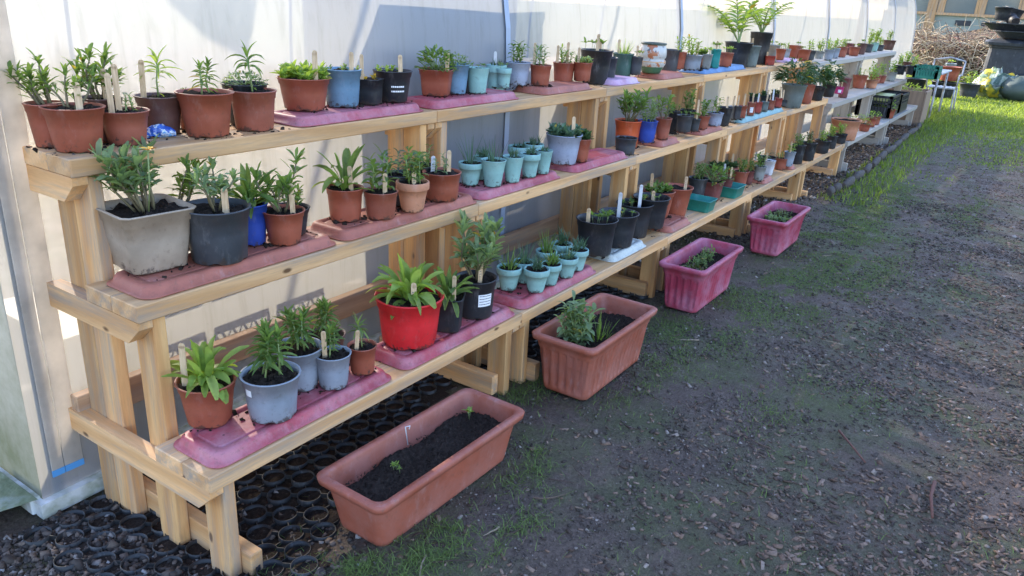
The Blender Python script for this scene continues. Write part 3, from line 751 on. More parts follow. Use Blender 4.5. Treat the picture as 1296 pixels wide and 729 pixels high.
tray('t', 870, 945, 'blue', 'blue drip tray on the top shelf below the arching plant')
tray('t', 981, 1011, 'lilac', 'faded lilac tray farthest along the top shelf')

# ------------------------------------------------------------ the pots, shelf by shelf
T_ = lambda *a: a
# top shelf
potted('t', 67, 182, 48, 133, 'terra', 'sprig', 56, 'green', n=4, lean=(-.25, .25), desc='terracotta pot with leaning woody plant, leftmost on the top shelf')
potted('t', 101, 194, 71, 139, 'terra', 'sprig', 50, 'green', n=3, lean=(.25, .1), tags=[T_(.25, .5, 26)], ratio=.76, desc='large terracotta pot with wooden tag at the near corner of the top shelf')
potted('t', 134, 170, 48, 126, 'brown', 'sprig', 62, 'green', n=4, tags=[T_(.35, .5, 30)], desc='dark pot behind the corner pots with tall woody plant against the film')
potted('t', 162, 185, 59, 143, 'dterra', 'lush', 24, 'grey', n=3, tags=[T_(-.55, .6, 42, False, .0), T_(-.2, .3, 52)], desc='terracotta pot with slanting wooden stick and drooping plant on the top shelf corner')
potted('t', 206, 170, 55, 124, 'brown', 'whorl', 50, 'bright', n=1, tags=[T_(-.75, .3, 42, False, .25)], desc='dark brown pot with single yellow-leaved spiky stem on bare wood')
potted('t', 244, 163, 36, 122, 'terra', 'seed', 8, 'green', desc='terracotta pot half hidden behind the spiky-stemmed terracotta pot')
potted('t', 264, 175, 68, 120, 'terra', 'whorl', 40, 'green', n=2, desc='terracotta pot with fine spiky green plant on bare wood of the top shelf')
potted('t', 313, 158, 54, 108, 'black', 'bush', 12, 'grey', desc='black pot of low grey leaves behind the terracotta pot left of the first pink tray')
potted('t', 323, 167, 57, 117, 'dterra', 'whorl', 52, 'green', n=1, ratio=.8, desc='soil-stained terracotta pot with arching spiky stem, left of the nearest pink tray')
potted('t', 386, 139, 64, 101, 'terra', 'low', 17, 'bright', n=40, tags=[T_(.55, .6, 30)], desc='wide terracotta pot of low green and red cushions with tall stick', ratio=.76)
potted('t', 434, 136.5, 48, 89, 'steel', 'low', 6, 'grey', n=6, tags=[T_(.6, .3, 18)], ratio=.82, desc='steel blue pot with one stick on the nearest pink tray of the top shelf')
potted('t', 467, 133, 34, 101, 'black', 'low', 6, 'yellow', n=5, sq=7, rot=.4, ratio=.86, tags=[T_(-.6, .5, 27)], desc='small square black pot between the steel blue pot and the scribbled black pot')
potted('t', 497, 130, 49, 91, 'black', 'low', 7, 'bright', n=6, tags=[T_(.5, .6, 17)], extra=label_extra(.42, .35, .5, .36, 2, None, True), desc='round black pot with white handwriting on its side, end of the first pink tray')
potted('t', 552, 122, 44, 89, 'terra', 'bush', 24, 'green', sq=5, rot=.5, n=260, ratio=.8, tags=[T_(.75, .4, 18)], extra=label_extra(.45, -1.0, .22, .6, 5, plastic('sticker_green', (.45, .55, .3))), desc='terracotta pot overflowing with dense small leaves, green sticker on its side')
potted('t', 577, 119.5, 33, 82, 'steel', 'bush', 12, 'grey', n=120, tags=[], desc='steel blue pot just behind the overflowing terracotta pot')
potted('t', 585, 112, 22, 96, 'black', 'seed', 16, 'green', desc='small dark pot low behind the first mint pot of the top shelf')
potted('t', 604, 118.6, 28.5, 86.5, 'mint', 'seed', 6, 'green', fancy='smooth', desc='mint pot, widest and leftmost of three on the top shelf')
potted('t', 627, 117, 25, 83, 'mint', 'tufts', 10, 'dark', fancy='clay', tags=[T_(-.2, .3, 14, True)], desc='mint pot holding a white tag, middle of three on the top shelf')
potted('t', 637, 112, 19, 87, 'mint', 'seed', 7, 'grey', fancy='clay', desc='mint pot, rightmost of three on the top shelf')
potted('t', 654.5, 107.6, 31, 79.5, 'lblue', 'lush', 28, 'green', n=4, ratio=.78, desc='pale blue pot with upright leafy plant at the end of the terracotta tray, top shelf')
potted('t', 683, 108.8, 27, 83, 'terra', 'lush', 22, 'grey', n=4, ratio=.82, desc='terracotta pot with bushy stems right beside the pale blue pot, top shelf', tags=[T_(-.8, -.5, 24)])
potted('t', 712, 106, 27, 80, 'terra', 'lush', 18, 'green', n=5, ratio=.8, tags=[T_(-.8, .4, 18), T_(.3, -.2, 22)], desc='terracotta pot with three sticks, middle of the terracotta tray on the top shelf')
potted('t', 736, 103.5, 24, 79.5, 'terra', 'low', 8, 'grey', tags=[T_(-.6, .2, 16)], ratio=.84, desc='terracotta pot of grey cushions at the right end of the terracotta tray, top shelf')
potted('t', 752, 94, 36, 64, 'black', 'seed', 12, 'green', n=8, tags=[T_(0, .5, 15)], desc='big black pot behind the square slate pot on the top shelf')
potted('t', 764.5, 98.6, 29, 73, 'slate', 'seed', 5, 'green', sq=7, rot=.5, ratio=.85, tags=[T_(-.7, .4, 16)], desc='square slate pot in front of the black one on the lilac tray')
potted('t', 786, 96.5, 25, 68, 'dgreen', 'needle', 16, 'bright', ratio=.84, tags=[T_(-.6, .2, 14)], desc='dark green pot with grassy leaves on the lilac tray')
potted('t', 803, 95, 18, 72, 'slate', 'seed', 8, 'green', ratio=.82, tags=[T_(.1, .2, 12)], desc='small slate pot tucked left of the painted ceramic jar')
potted('t', 846, 93.5, 24, 63, 'slate', 'none', ratio=.78, desc='dark empty-looking pot just right of the painted ceramic jar')
potted('t', 858, 88, 18, 66, 'terra', 'lush', 18, 'bright', n=3, desc='terracotta pot behind the dark pot right of the ceramic jar')
potted('t', 874, 88.5, 26, 70, 'bluegrey', 'lush', 22, 'bright', n=5, ratio=.84, tags=[T_(.5, .2, 15)], desc='blue-grey pot with yellow-green leaves at the near end of the blue tray')
potted('t', 886, 86, 15, 70, 'salmon', 'low', 8, 'green', desc='pale terracotta pot between the blue-grey and grey pots on the blue tray')
potted('t', 893.5, 87.5, 13.5, 69, 'grey', 'seed', 9, 'bright', sq=6, rot=.3, desc='small square grey pot on the blue tray')
potted('t', 903.5, 86.8, 13, 62.5, 'teal', 'seed', 9, 'green', sq=6, rot=.5, ratio=.85, desc='narrow teal pot on the blue tray', tags=[T_(0, 0, 9)])
potted('t', 917.5, 85.5, 18, 67, 'terra', 'seed', 8, 'bright', ratio=.82, desc='terracotta pot right of the teal pot on the blue tray')
potted('t', 928.5, 82.5, 13, 65.5, 'terra', 'seed', 6, 'green', desc='small terracotta pot squeezed before the big grey pot, blue tray')
potted('t', 931, 80.5, 32, 54, 'black', 'fern', 50, 'bright', n=7, lean=(.1, .5), desc='big black pot with tall pale arching leaves above the blue tray')
potted('t', 948, 85, 22, 58, 'greygreen', 'none', ratio=.78, tags=[T_(0, 0, 8)], desc='grey pot standing on the wood just past the blue tray, top shelf')
potted('t', 958, 81, 27, 41, 'black', 'fern', 34, 'bright', n=7, ratio=.8, desc='tall black pot with big arching leaves behind the grey pot')
potted('t', 975, 79, 19, 57, 'grey', 'seed', 5, 'green', desc='grey pot behind the low reddish brown one on the top shelf')
potted('t', 973.5, 85, 14, 71, 'redbrown', 'none', sq=6, rot=.3, ratio=.88, tags=[T_(-.8, .6, 4)], desc='low reddish brown pot in front of the grey pot, top shelf')
potted('t', 986.5, 77, 12.5, 62, 'terra', 'seed', 7, 'green', desc='terracotta pot at the near end of the farthest lilac tray')
potted('t', 993.5, 75.5, 11, 62, 'bluegrey', 'lush', 8, 'bright', n=3, desc='blue-grey pot second on the farthest lilac tray')
potted('t', 1002, 74.5, 14, 57.5, 'terra', 'none', desc='terracotta pot of bare soil, third on the farthest lilac tray')
potted('t', 1007, 71.5, 13, 58, 'dterra', 'seed', 5, desc='dark terracotta pot behind the last ones on the farthest lilac tray')
potted('t', 1016.5, 77.5, 15, 63, 'terra', 'seed', 4, 'green', sq=6, desc='square terracotta pot at the end of the pine top shelf')
potted('t', 1024.5, 76.5, 13, 64, 'slate', 'lush', 12, 'bright', n=4, desc='slate pot last on the pine top shelf')
# weathered unit, top shelf
for i, (xb, yb, w_, yt, c, k, hp, lc, d) in enumerate([
    (1036, 78, 13, 65, 'grey', 'lush', 15, 'bright', 'grey pot with lime leaves, first on the weathered top shelf'),
    (1047.5, 77, 13, 63, 'bluegrey', 'lush', 14, 'bright', 'blue-grey pot with lime leaves, second on the weathered top shelf'),
    (1055, 74, 13, 61, 'bluegrey', 'lush', 12, 'bright', 'blue-grey pot, third on the weathered top shelf'),
    (1064, 72.5, 14, 59.5, 'dterra', 'lush', 10, 'bright', 'dark terracotta pot, fourth on the weathered top shelf'),
    (1073, 68, 13, 55, 'maroon', 'seed', 5, 'green', 'maroon pot standing at the back of the weathered top shelf'),
    (1080, 71, 13.5, 59.5, 'terra', 'seed', 4, 'green', 'terracotta pot in the middle of the weathered top shelf'),
    (1089, 69, 12, 55, 'brown', 'seed', 5, 'green', 'dark brown pot in the middle of the weathered top shelf'),
    (1098, 66.5, 11, 56, 'slate', 'lush', 17, 'bright', 'slate pot under the tallest lime leaves on the weathered top shelf'),
    (1105.5, 65.5, 10, 54, 'mint', 'lush', 16, 'bright', 'mint pot with lime leaves on the weathered top shelf'),
    (1113, 64.5, 10, 57, 'slate', 'lush', 10, 'bright', 'slate pot before the last brown one, weathered top shelf'),
    (1123.5, 62, 15, 51, 'brown', 'lush', 11, 'bright', 'brown pot at the far end of the weathered top shelf')]):
    potted('t', xb, yb, w_, yt, c, k, hp, lc, desc=d)
# middle shelf
potted('m', 192, 346, 100, 273, 'taupe', 'sprig', 92, 'grey', sq=11, rot=-.10, n=6, ratio=.74, lean=(-.15, .15), extra=flower_extra(.035, -.01), desc='big square taupe pot with a grey-green plant and yellow flower')
potted('m', 236, 318, 40, 268, 'dterra', 'sprig', 64, 'green', n=2, desc='terracotta pot hidden behind the taupe pot with a thin twiggy plant')
potted('m', 279.5, 336.6, 82, 271, 'slate', 'sprig', 60, 'grey', ratio=.82, n=4, tags=[T_(.35, .4, 22)], desc='large slate black pot beside the square taupe pot')
potted('m', 319, 312, 44, 262, 'blue', 'broad', 46, 'green', ratio=.78, n=16, desc='bright blue pot mostly hidden behind the large slate black pot')
potted('m', 369, 300, 48, 268, 'black', 'sprig', 40, 'green', n=2, desc='black pot right behind the terracotta pot at the end of the first tray')
potted('m', 361, 311.5, 52, 272, 'terra', 'sprig', 72, 'green', n=3, tags=[T_(.55, .5, 34)], desc='terracotta pot with tall dark plant and stick, right end of the nearest middle tray')
potted('m', 437.5, 281.7, 46, 242, 'terra', 'broad', 52, 'green', n=12, ratio=.82, tags=[T_(.45, .3, 28, False, .25)], desc='terracotta pot with black rim of soil, first on the second middle-shelf tray')
potted('m', 482, 279, 43, 246, 'dterra', 'lush', 54, 'green', n=4, ratio=.82, tags=[T_(.3, .4, 20, False, -.1)], desc='dark terracotta pot with drooping leaf over its rim on the middle shelf')
potted('m', 505, 262, 42, 224, 'slate', 'lush', 30, 'blue', n=4, desc='slate pot behind the dark terracotta and pale clay pots')
potted('m', 522, 270.5, 42, 234, 'salmon', 'lush', 42, 'green', n=6, fancy='clay', ratio=.66, tags=[T_(.1, .5, 10)], desc='pale clay pot with broad-leaved plant on the middle shelf')
potted('m', 535, 247, 34, 212, 'black', 'lush', 22, 'green', n=4, desc='black pot behind the pale clay pot')
potted('m', 558.5, 256, 48, 222, 'terra', 'lush', 20, 'grey', n=3, ratio=.86, tags=[T_(.45, .0, 24), T_(-.6, .0, 16, True)], desc='wide terracotta pot with white tag and stick, last before the mint pots')
for i, (xb, yb, w_, yt, hp, fc, d) in enumerate([
    (595, 235, 31, 208.5, 34, 'clay', 'mint clay pot with long dark spikes, first of the middle-shelf mint pots'),
    (611, 228, 26, 200, 20, 'clay', 'mint pot tucked behind the first two, middle shelf'),
    (623.5, 237, 32, 205, 28, 'smooth', 'tall rimless mint pot, second along the front of the middle-shelf group'),
    (648, 231.5, 27, 200, 16, 'smooth', 'mint pot, third along the front of the middle-shelf group'),
    (669.5, 225, 26, 196.5, 16, 'clay', 'mint pot, fourth along the front of the middle-shelf group'),
    (687, 220.5, 22, 192, 10, 'smooth', 'mint pot nearest to the pale blue pot, middle shelf'),
    (656, 213, 29, 187.5, 10, 'clay', 'mint pot in the back row of the middle-shelf group, left one'),
    (674, 208, 26, 184, 14, 'clay', 'mint pot in the back row of the middle-shelf group, right one')]):
    potted('m', xb, yb, w_, yt, 'mint', 'tufts' if i not in (0, 2) else 'needle', hp, 'blue', fancy=fc, ratio=.64, n=(16 if i in (0, 2) else 5), desc=d)
potted('m', 734, 205.5, 24, 177, 'terra', 'low', 12, 'dark', desc='terracotta pot leaning out behind the pale blue pot, middle shelf')
potted('m', 711.5, 208.8, 45, 173, 'lblue', 'low', 12, 'blue', n=40, ratio=.76, tags=[T_(.6, .2, 20), T_(.0, -.5, 8)], desc='large pale blue pot on the pink tray of the middle shelf')
potted('m', 792, 188, 34, 154, 'orange', 'sprig', 40, 'green', n=6, ratio=.8, desc='orange pot with tall leafy plant rising behind a small black pot')
potted('m', 790.5, 196.3, 28, 176, 'slate', 'none', ratio=.84, desc='small slate pot in front of the orange pot at the pink tray end')
potted('m', 817, 181.2, 25, 154, 'blue', 'lush', 26, 'grey', n=6, ratio=.8, desc='bright blue pot between the orange and terracotta pots, middle shelf')
potted('m', 837.5, 177, 20, 150.5, 'dterra', 'sprig', 30, 'green', n=3, desc='dark terracotta pot right after the bright blue pot on the middle shelf')
potted('m', 850, 169.5, 15, 141, 'black', 'sprig', 12, 'green', n=2, desc='black pot behind and right of the dark terracotta one, middle shelf')
potted('m', 864.5, 168, 20.5, 147, 'slate', 'seed', 5, 'green', ratio=.84, desc='slate pot left of the tall plants on the second short terracotta tray')
potted('m', 868, 160, 20, 140, 'black', 'lush', 26, 'green', n=4, desc='black pot at the back under the tall middle plants, second terracotta tray')
potted('m', 878, 167.5, 14, 151, 'slate', 'seed', 8, 'green', tags=[T_(.3, -.3, 22)], desc='narrow slate pot in the middle of the second short terracotta tray')
potted('m', 888, 167, 18, 147, 'dterra', 'lush', 22, 'green', n=5, desc='terracotta pot next to the pale blue one on the second short terracotta tray')
potted('m', 903.5, 164, 20.5, 143.5, 'lblue', 'lush', 20, 'green', n=3, ratio=.8, desc='pale blue pot at the end of the second short terracotta tray')
potted('m', 914.5, 159.5, 19, 136.5, 'black', 'none', tags=[T_(.3, .3, 12)], desc='black pot just before the pale teal tray')
potted('m', 925, 155.5, 12, 135, 'grey', 'none', sq=6, tags=[T_(0, 0, 12)], desc='grey pot first on the pale teal tray')
for i, (xb, yb, w_, yt, c, d) in enumerate([
    (932, 154.5, 10, 134.5, 'slate', 'slate pot second on the pale teal tray'), (938, 152.5, 11, 134, 'terra', 'terracotta pot third on the pale teal tray'),
    (949, 149.5, 11, 130, 'dterra', 'dark terracotta pot with a white sticker on the pale teal tray'), (958.5, 147.8, 9.5, 129.5, 'redbrown', 'reddish brown pot right of the stickered one, pale teal tray'),
    (967, 146, 9.5, 129, 'greygreen', 'grey-green pot between red ones on the pale teal tray'), (975, 144, 9.5, 127, 'dterra', 'dark terracotta pot sixth on the pale teal tray'),
    (984, 141.5, 10, 124.5, 'redbrown', 'reddish brown pot near the far end of the pale teal tray'), (991, 140.5, 9.5, 127, 'slate', 'slate pot last on the pale teal tray')]):
    potted('m', xb, yb, w_, yt, c, 'none', 0, sq=6, rot=.4, ratio=.86, tags=[T_(rnd.uniform(-.5, .5), rnd.uniform(-.4, .4), rnd.uniform(9, 15), i in (3, 5), rnd.uniform(-.3, .3))], extra=label_extra(.45, .3, .5, .4, 2) if i == 2 else None, desc=d)
for i, (xb, yb, w_, yt) in enumerate([(952, 141, 13, 123), (966, 138, 13, 121), (979, 135, 12, 119)]):
    potted('m', xb, yb, w_, yt, 'black', 'low', 6, 'dark', n=8, desc=['black pot in the back row of the pale teal tray, nearest', 'black pot in the back row of the pale teal tray, middle', 'black pot in the back row of the pale teal tray, farthest'][i])
potted('m', 1000.5, 137, 31, 108, 'greygreen', 'drape', 30, 'dark', ratio=.74, n=260, desc='large grey-green pot of dark spilling leaves past the pale teal tray')
potted('m', 1018, 134.5, 20, 107, 'dterra', 'drape', 18, 'dark', desc='terracotta pot of dark leaves beside the large grey-green pot')
potted('m', 1032, 130.5, 20, 110, 'black', 'drape', 28, 'dark', n=220, desc='black pot of dark spilling leaves, nearer of two on the middle shelf')
potted('m', 1047, 127.5, 19, 106, 'black', 'drape', 26, 'dark', n=220, desc='black pot of dark leaves last before the magenta pot')
potted('m', 1060.5, 130, 13, 110, 'magenta', 'none', sq=7, rot=.4, ratio=.85, extra=label_extra(.4, .3, .4, .4, 2), tags=[T_(.6, .2, 8)], desc='square magenta pot with white sticker at the end of the pine middle shelf')
potted('m', 1066, 124, 14, 99, 'maroon', 'none', desc='maroon pot behind the square magenta pot')
for xb, yb, w_, yt, c, hp, d in [(1086, 112, 18, 95.5, 'terra', 8, 'terracotta pot first on the weathered middle shelf'), (1102, 112, 15, 102, 'salmon', 18, 'squat pale terracotta pot on the weathered middle shelf'),
    (1106, 106, 15, 95, 'dterra', 14, 'dark terracotta pot behind the squat one, weathered middle shelf'), (1114, 105.5, 12, 96, 'dterra', 14, 'dark terracotta pot before the grey one, weathered middle shelf'), (1126, 103, 14, 92, 'grey', 16, 'grey pot with pale leaves at the end of the weathered middle shelf')]:
    potted('m', xb, yb, w_, yt, c, 'lush', hp, 'bright', n=4, desc=d)
# bottom shelf
potted('b', 267, 543, 71, 496, 'terra', 'broad', 62, 'bright', n=22, ratio=.74, tags=[T_(-.85, .1, 48, False, -.05)], desc='terracotta pot with dark soil rim and bright leaves, nearest on the bottom shelf')
potted('b', 346.5, 537, 72, 488, 'bluegrey', 'whorl', 66, 'green', n=4, ratio=.8, extra=label_extra(.75, -.95, .16, .22, 0), desc='large blue-grey pot with a small torn white sticker')
potted('b', 380, 497, 60, 451, 'bluegrey', 'whorl', 52, 'green', n=4, ratio=.76, desc='blue-grey pot behind the largest one on the nearest pink tray')
potted('b', 414, 472, 48, 432, 'brown', 'whorl', 46, 'green', n=3, desc='dark brown pot at the back of the nearest pink tray')
potted('b', 422.5, 494.5, 45, 456, 'bluegrey', 'whorl', 40, 'green', n=2, ratio=.78, tags=[T_(-.5, .1, 34, False, .25)], desc='small blue-grey pot with slanting stick on the nearest pink tray')
potted('b', 459, 475.7, 36, 444, 'terra', 'whorl', 34, 'green', n=1, ratio=.8, tags=[T_(-.5, .3, 24, False, .25)], desc='small terracotta pot with one thin seedling, right end of nearest pink tray')
potted('b', 518, 444, 85, 389, 'red', 'broad', 58, 'bright', n=26, ratio=.8, tags=[T_(.15, .6, 20, False, .0)], desc='large bright red pot of upright green leaves')
potted('b', 566.5, 421.5, 42, 381, 'black', 'broad', 46, 'green', n=18, sq=6, rot=.5, ratio=.82, tags=[T_(.4, .5, 26, False, .0)], desc='square black pot between the red pot and the stickered black pot')
potted('b', 601, 405, 51, 359, 'black', 'sprig', 72, 'grey', n=7, ratio=.84, tags=[T_(.2, .5, 22, False, .15)], extra=label_extra(.52, .55, .4, .32, 4), desc='big black pot with a white sticker and tall bushy plant')
for i, (xb, yb, w_, yt, hp, d) in enumerate([
    (643, 368.5, 32, 343, 24, 'mint clay pot leftmost in the bottom-shelf mint group'), (677.5, 371, 33, 345, 24, 'mint clay pot at the very front of the bottom-shelf mint group'),
    (661.5, 359, 28, 335, 24, 'mint clay pot behind the front two of the bottom-shelf group'), (695.5, 362, 27, 338, 26, 'mint clay pot second along the front edge, bottom-shelf group'),
    (716, 352.5, 28, 329.5, 22, 'mint clay pot third along the front edge, bottom-shelf group'), (729, 343, 28, 319.5, 20, 'mint clay pot closest to the first black pot, bottom-shelf group'),
    (690, 344, 27, 321, 28, 'mint clay pot at the back of the bottom-shelf group, left one'), (709, 336, 27, 312, 26, 'mint clay pot at the back of the bottom-shelf group, right one')]):
    potted('b', xb, yb, w_, yt, 'mint', 'tufts' if i % 2 else 'needle', hp, 'blue' if i % 3 else 'green', fancy='clay', ratio=.62, n=(6 if i % 2 else 34), desc=d)
for xb, yb, w_, yt, hp, tg, d in [(751.5, 325.5, 52, 283, 10, T_(-.55, .0, 10), 'black pot nearest on the dirty white tray'), (778.5, 314.5, 50, 275, 5, T_(.0, .2, 24, True, .0), 'black pot with a white tag, second on the white tray'),
    (799, 302, 46, 262, 4, T_(.3, .2, 22, True), 'black pot behind with a white tag, third on the white tray'), (820, 290.5, 46, 254, 3, T_(.1, -.3, 4), 'black pot at the near end of the bare terracotta tray')]:
    potted('b', xb, yb, w_, yt, 'black', 'seed', hp, 'green', n=7, ratio=.8, tags=[tg], soil=.8, desc=d)
potted('b', 830, 276, 40, 245, 'terra', 'low', 9, 'green', n=18, tags=[T_(-.6, .2, 20)], desc='wide terracotta pot of small leaves behind the fourth black pot')
potted('b', 852.5, 275.6, 39, 240, 'terra', 'none', ratio=.7, tags=[T_(.6, .2, 12)], desc='tall plain terracotta pot left of the teal seed trays')
potted('b', 880, 255, 24, 227, 'slate', 'lush', 18, 'green', n=6, desc='slate pot at the near end of the teal seed trays')
potted('b', 898, 255, 30, 231.5, 'maroon', 'bush', 18, 'green', n=190, sq=4, ratio=.74, desc='wide maroon pot of feathery leaves in the teal seed tray')
potted('b', 917, 246, 17, 226, 'maroon', 'bush', 12, 'green', n=80, tags=[T_(-.6, 0, 16, True), T_(.6, 0, 12)], desc='narrow maroon pot with two tags in the teal seed tray')
potted('b', 921, 232, 20, 212.5, 'dterra', 'low', 8, 'dark', tags=[T_(.2, 0, 15)], desc='terracotta pot at the back of the farther teal seed tray')
potted('b', 904, 238, 18, 213, 'maroon', 'low', 8, 'dark', desc='maroon pot at the back between the teal seed trays')
potted('b', 935, 238, 19.5, 218, 'dterra', 'lush', 16, 'green', n=6, desc='dark terracotta pot just past the teal seed trays')
potted('b', 946.5, 234, 12, 217, 'maroon', 'lush', 16, 'green', n=4, desc='narrow maroon pot second past the teal seed trays')
potted('b', 959.5, 228.8, 15.5, 211.5, 'grey', 'lush', 18, 'green', n=5, desc='light grey pot on the terracotta tray, bottom shelf')
potted('b', 968, 218, 22, 200, 'black', 'drape', 8, 'dark', n=80, desc='black pot behind the white pot, bottom shelf')
potted('b', 971.5, 222, 14, 204, 'white', 'none', sq=6, tags=[T_(-.8, 0, 8)], desc='white square pot on the bottom shelf')
potted('b', 986.5, 215.6, 16, 201, 'dterra', 'lush', 8, 'green', n=4, ratio=.84, desc='dark terracotta pot right of the white square pot')
potted('b', 997, 211, 14, 193, 'bluegrey', 'lush', 12, 'bright', n=4, tags=[T_(0, 0, 12)], desc='blue-grey pot before the row of black pots, bottom shelf')
for i, (xb, yb, w_, yt, lc, d) in enumerate([(1007, 208, 17, 184, 'green', 'slate pot first in the far row of dark pots, bottom shelf'), (1020.5, 204, 19, 181.5, 'red', 'black pot with purple-tinged leaves in the far row, bottom shelf'),
    (1038.5, 198, 20, 178.5, 'bright', 'black pot with lime leaves in the far row, bottom shelf'), (1050, 191.5, 15, 172.5, 'bright', 'black pot with lime leaves second last in the far row, bottom shelf'), (1062, 185.5, 16, 170, 'bright', 'black pot last on the pine bottom shelf')]):
    potted('b', xb, yb, w_, yt, 'black', 'lush', 13, lc, n=7, ratio=.84, desc=d)
potted('b', 1066, 178, 36, 153, 'salmon', 'seed', 6, 'green', ratio=.8, desc='wide pale terracotta pot at the back of the pine and grey shelf joint')
for xb, yb, w_, yt, c, hp, d in [(1093, 169, 15, 157.5, 'terra', 7, 'terracotta pot nearest the front of the weathered bottom shelf'), (1088, 163, 12, 151, 'salmon', 6, 'pale terracotta pot behind the front one, weathered bottom shelf'),
    (1101, 161, 13, 150, 'terra', 8, 'terracotta pot in the middle cluster, weathered bottom shelf'), (1107, 158, 12, 148, 'dterra', 6, 'dark terracotta pot in the middle cluster, weathered bottom shelf'),
    (1111, 148, 15, 137, 'terra', 8, 'terracotta pot at the back left of the black crate'), (1123, 150, 16, 138.5, 'terra', 12, 'terracotta pot right in front of the black crate')]:
    potted('b', xb, yb, w_, yt, c, 'bush', hp, 'bright', n=60, desc=d)

for e, s, X, Y, rt, h, color, kind, sq, th, desc, wt, leafc in POTS:
    e['label'] = desc; e['group'] = 'pots on the ' + SHN[s]

# painted ceramic jar
def ceramicf(t, L):
    v = coords(t); s = t.nodes.new('ShaderNodeSeparateXYZ'); L(v, s.inputs[0])
    base = ramp(t, noise(t, v, 12), [(.3, (.42, .41, .38)), (.7, (.56, .55, .5))])
    n = ramp(t, noise(t, v, 22, 3, .5), [(.55, 0), (.6, 1)]); n2 = ramp(t, noise(t, coords(t, 'Object', (1, 1, 1), (3, 3, 3)), 26, 3, .5), [(.6, 0), (.65, 1)])
    col = mix(t, n, base, (.4, .14, .06)); col = mix(t, n2, col, (.10, .10, .11))
    mr = N(t, 'ShaderNodeMapRange'); L(s.outputs[2], mr.inputs[0]); mr.inputs[1].default_value = 0; mr.inputs[2].default_value = .22
    zf = ramp(t, mr.outputs[0], [(.0, 1), (.17, 1), (.19, 0), (1, 0)])
    col = mix(t, zf, col, (.05, .13, .07))
    ztop = ramp(t, mr.outputs[0], [(.30, 0), (.31, 1), (.33, 1), (.34, 0)]); col = mix(t, ztop, col, (.5, .28, .12))
    return princ(t, col, .3)
CERAMIC = mat('glazed_ceramic', ceramicf)
zt = SH[2][0] + .034; P = at(823.5, 93, zt); dep = (P - CAMP).dot(FW); rt = 15.5 / 2 * dep / F_PX * 1.05
hh = .205 * 1.0
hd = Vector((P.x, P.y, 0)).normalized(); R_ = 17.5 * dep / F_PX
lo, hi = .05, .5
C_ = P + hd * R_ * .7
for _ in range(30):
    q = (lo + hi) / 2
    if proj(C_ - hd * R_ * .8 + Vector((0, 0, q)))[1] > 54.5: lo = q
    else: hi = q
hh = lo
e = tag(empty('ceramic_jar', C_), 'painted cream ceramic jar with green foot and dark rim on the top shelf', 'jar')
m = MB(); m.loft([ring(R_ * a, hh * z, 44) for a, z in [(.6, 0), (.66, .01), (.74, .1), (.9, .24), (1.0, .34), (.98, .42), (.86, .47), (.97, .53), (1.0, .62), (.97, .78), (.88, .9), (.84, .94), (.78, .96), (.78, .8), (.8, .6)]], 0, True, True, True); m.build('body', CERAMIC, e)
m = MB(); m.loft([ring(R_ * a, hh * z, 44) for a, z in [(.83, .935), (.92, .94), (.94, .965), (.92, .995), (.84, 1.0), (.77, .97)]], 0); m.build('rim', plastic('rim_green', (.05, .07, .05), .4), e)
m = MB(); m.loft([ring(R_ * .795, hh * .82, 30)], 0, True, False, True); m.build('soil', SOIL, e)

# blue crumpled wrapper on the top shelf
m = MB(); P = at(203, 174, SH[2][0] + .002); n = 14
wr = random.Random(3)
rings = []
for i in range(9):
    u = i / 8; r_ = .016 * math.sin(math.pi * (u * .86 + .07)) ** .6 + .003; cx = (u - .5) * .085
    rings.append([(cx + wr.uniform(-.002, .002), r_ * math.cos(2 * math.pi * k / n) * wr.uniform(.8, 1.2), max(.0, r_ + r_ * math.sin(2 * math.pi * k / n) * wr.uniform(.75, 1.2))) for k in range(n)])
m.loft(rings, 0, False, True, True)
WRAP = mat('wrapper_film', lambda t, L: princ(t, ramp(t, noise(t, coords(t), 55, 3), [(.4, (.02, .08, .4)), (.52, (.03, .14, .5)), (.56, (.6, .65, .7)), (.66, (.1, .3, .6))]), .25, None, .7))
o = m.build('crumpled_wrapper', WRAP, None, P); o.rotation_euler = (0, 0, R(-20)); tag(o, 'small blue crumpled wrapper lying on the top shelf wood', 'wrapper')

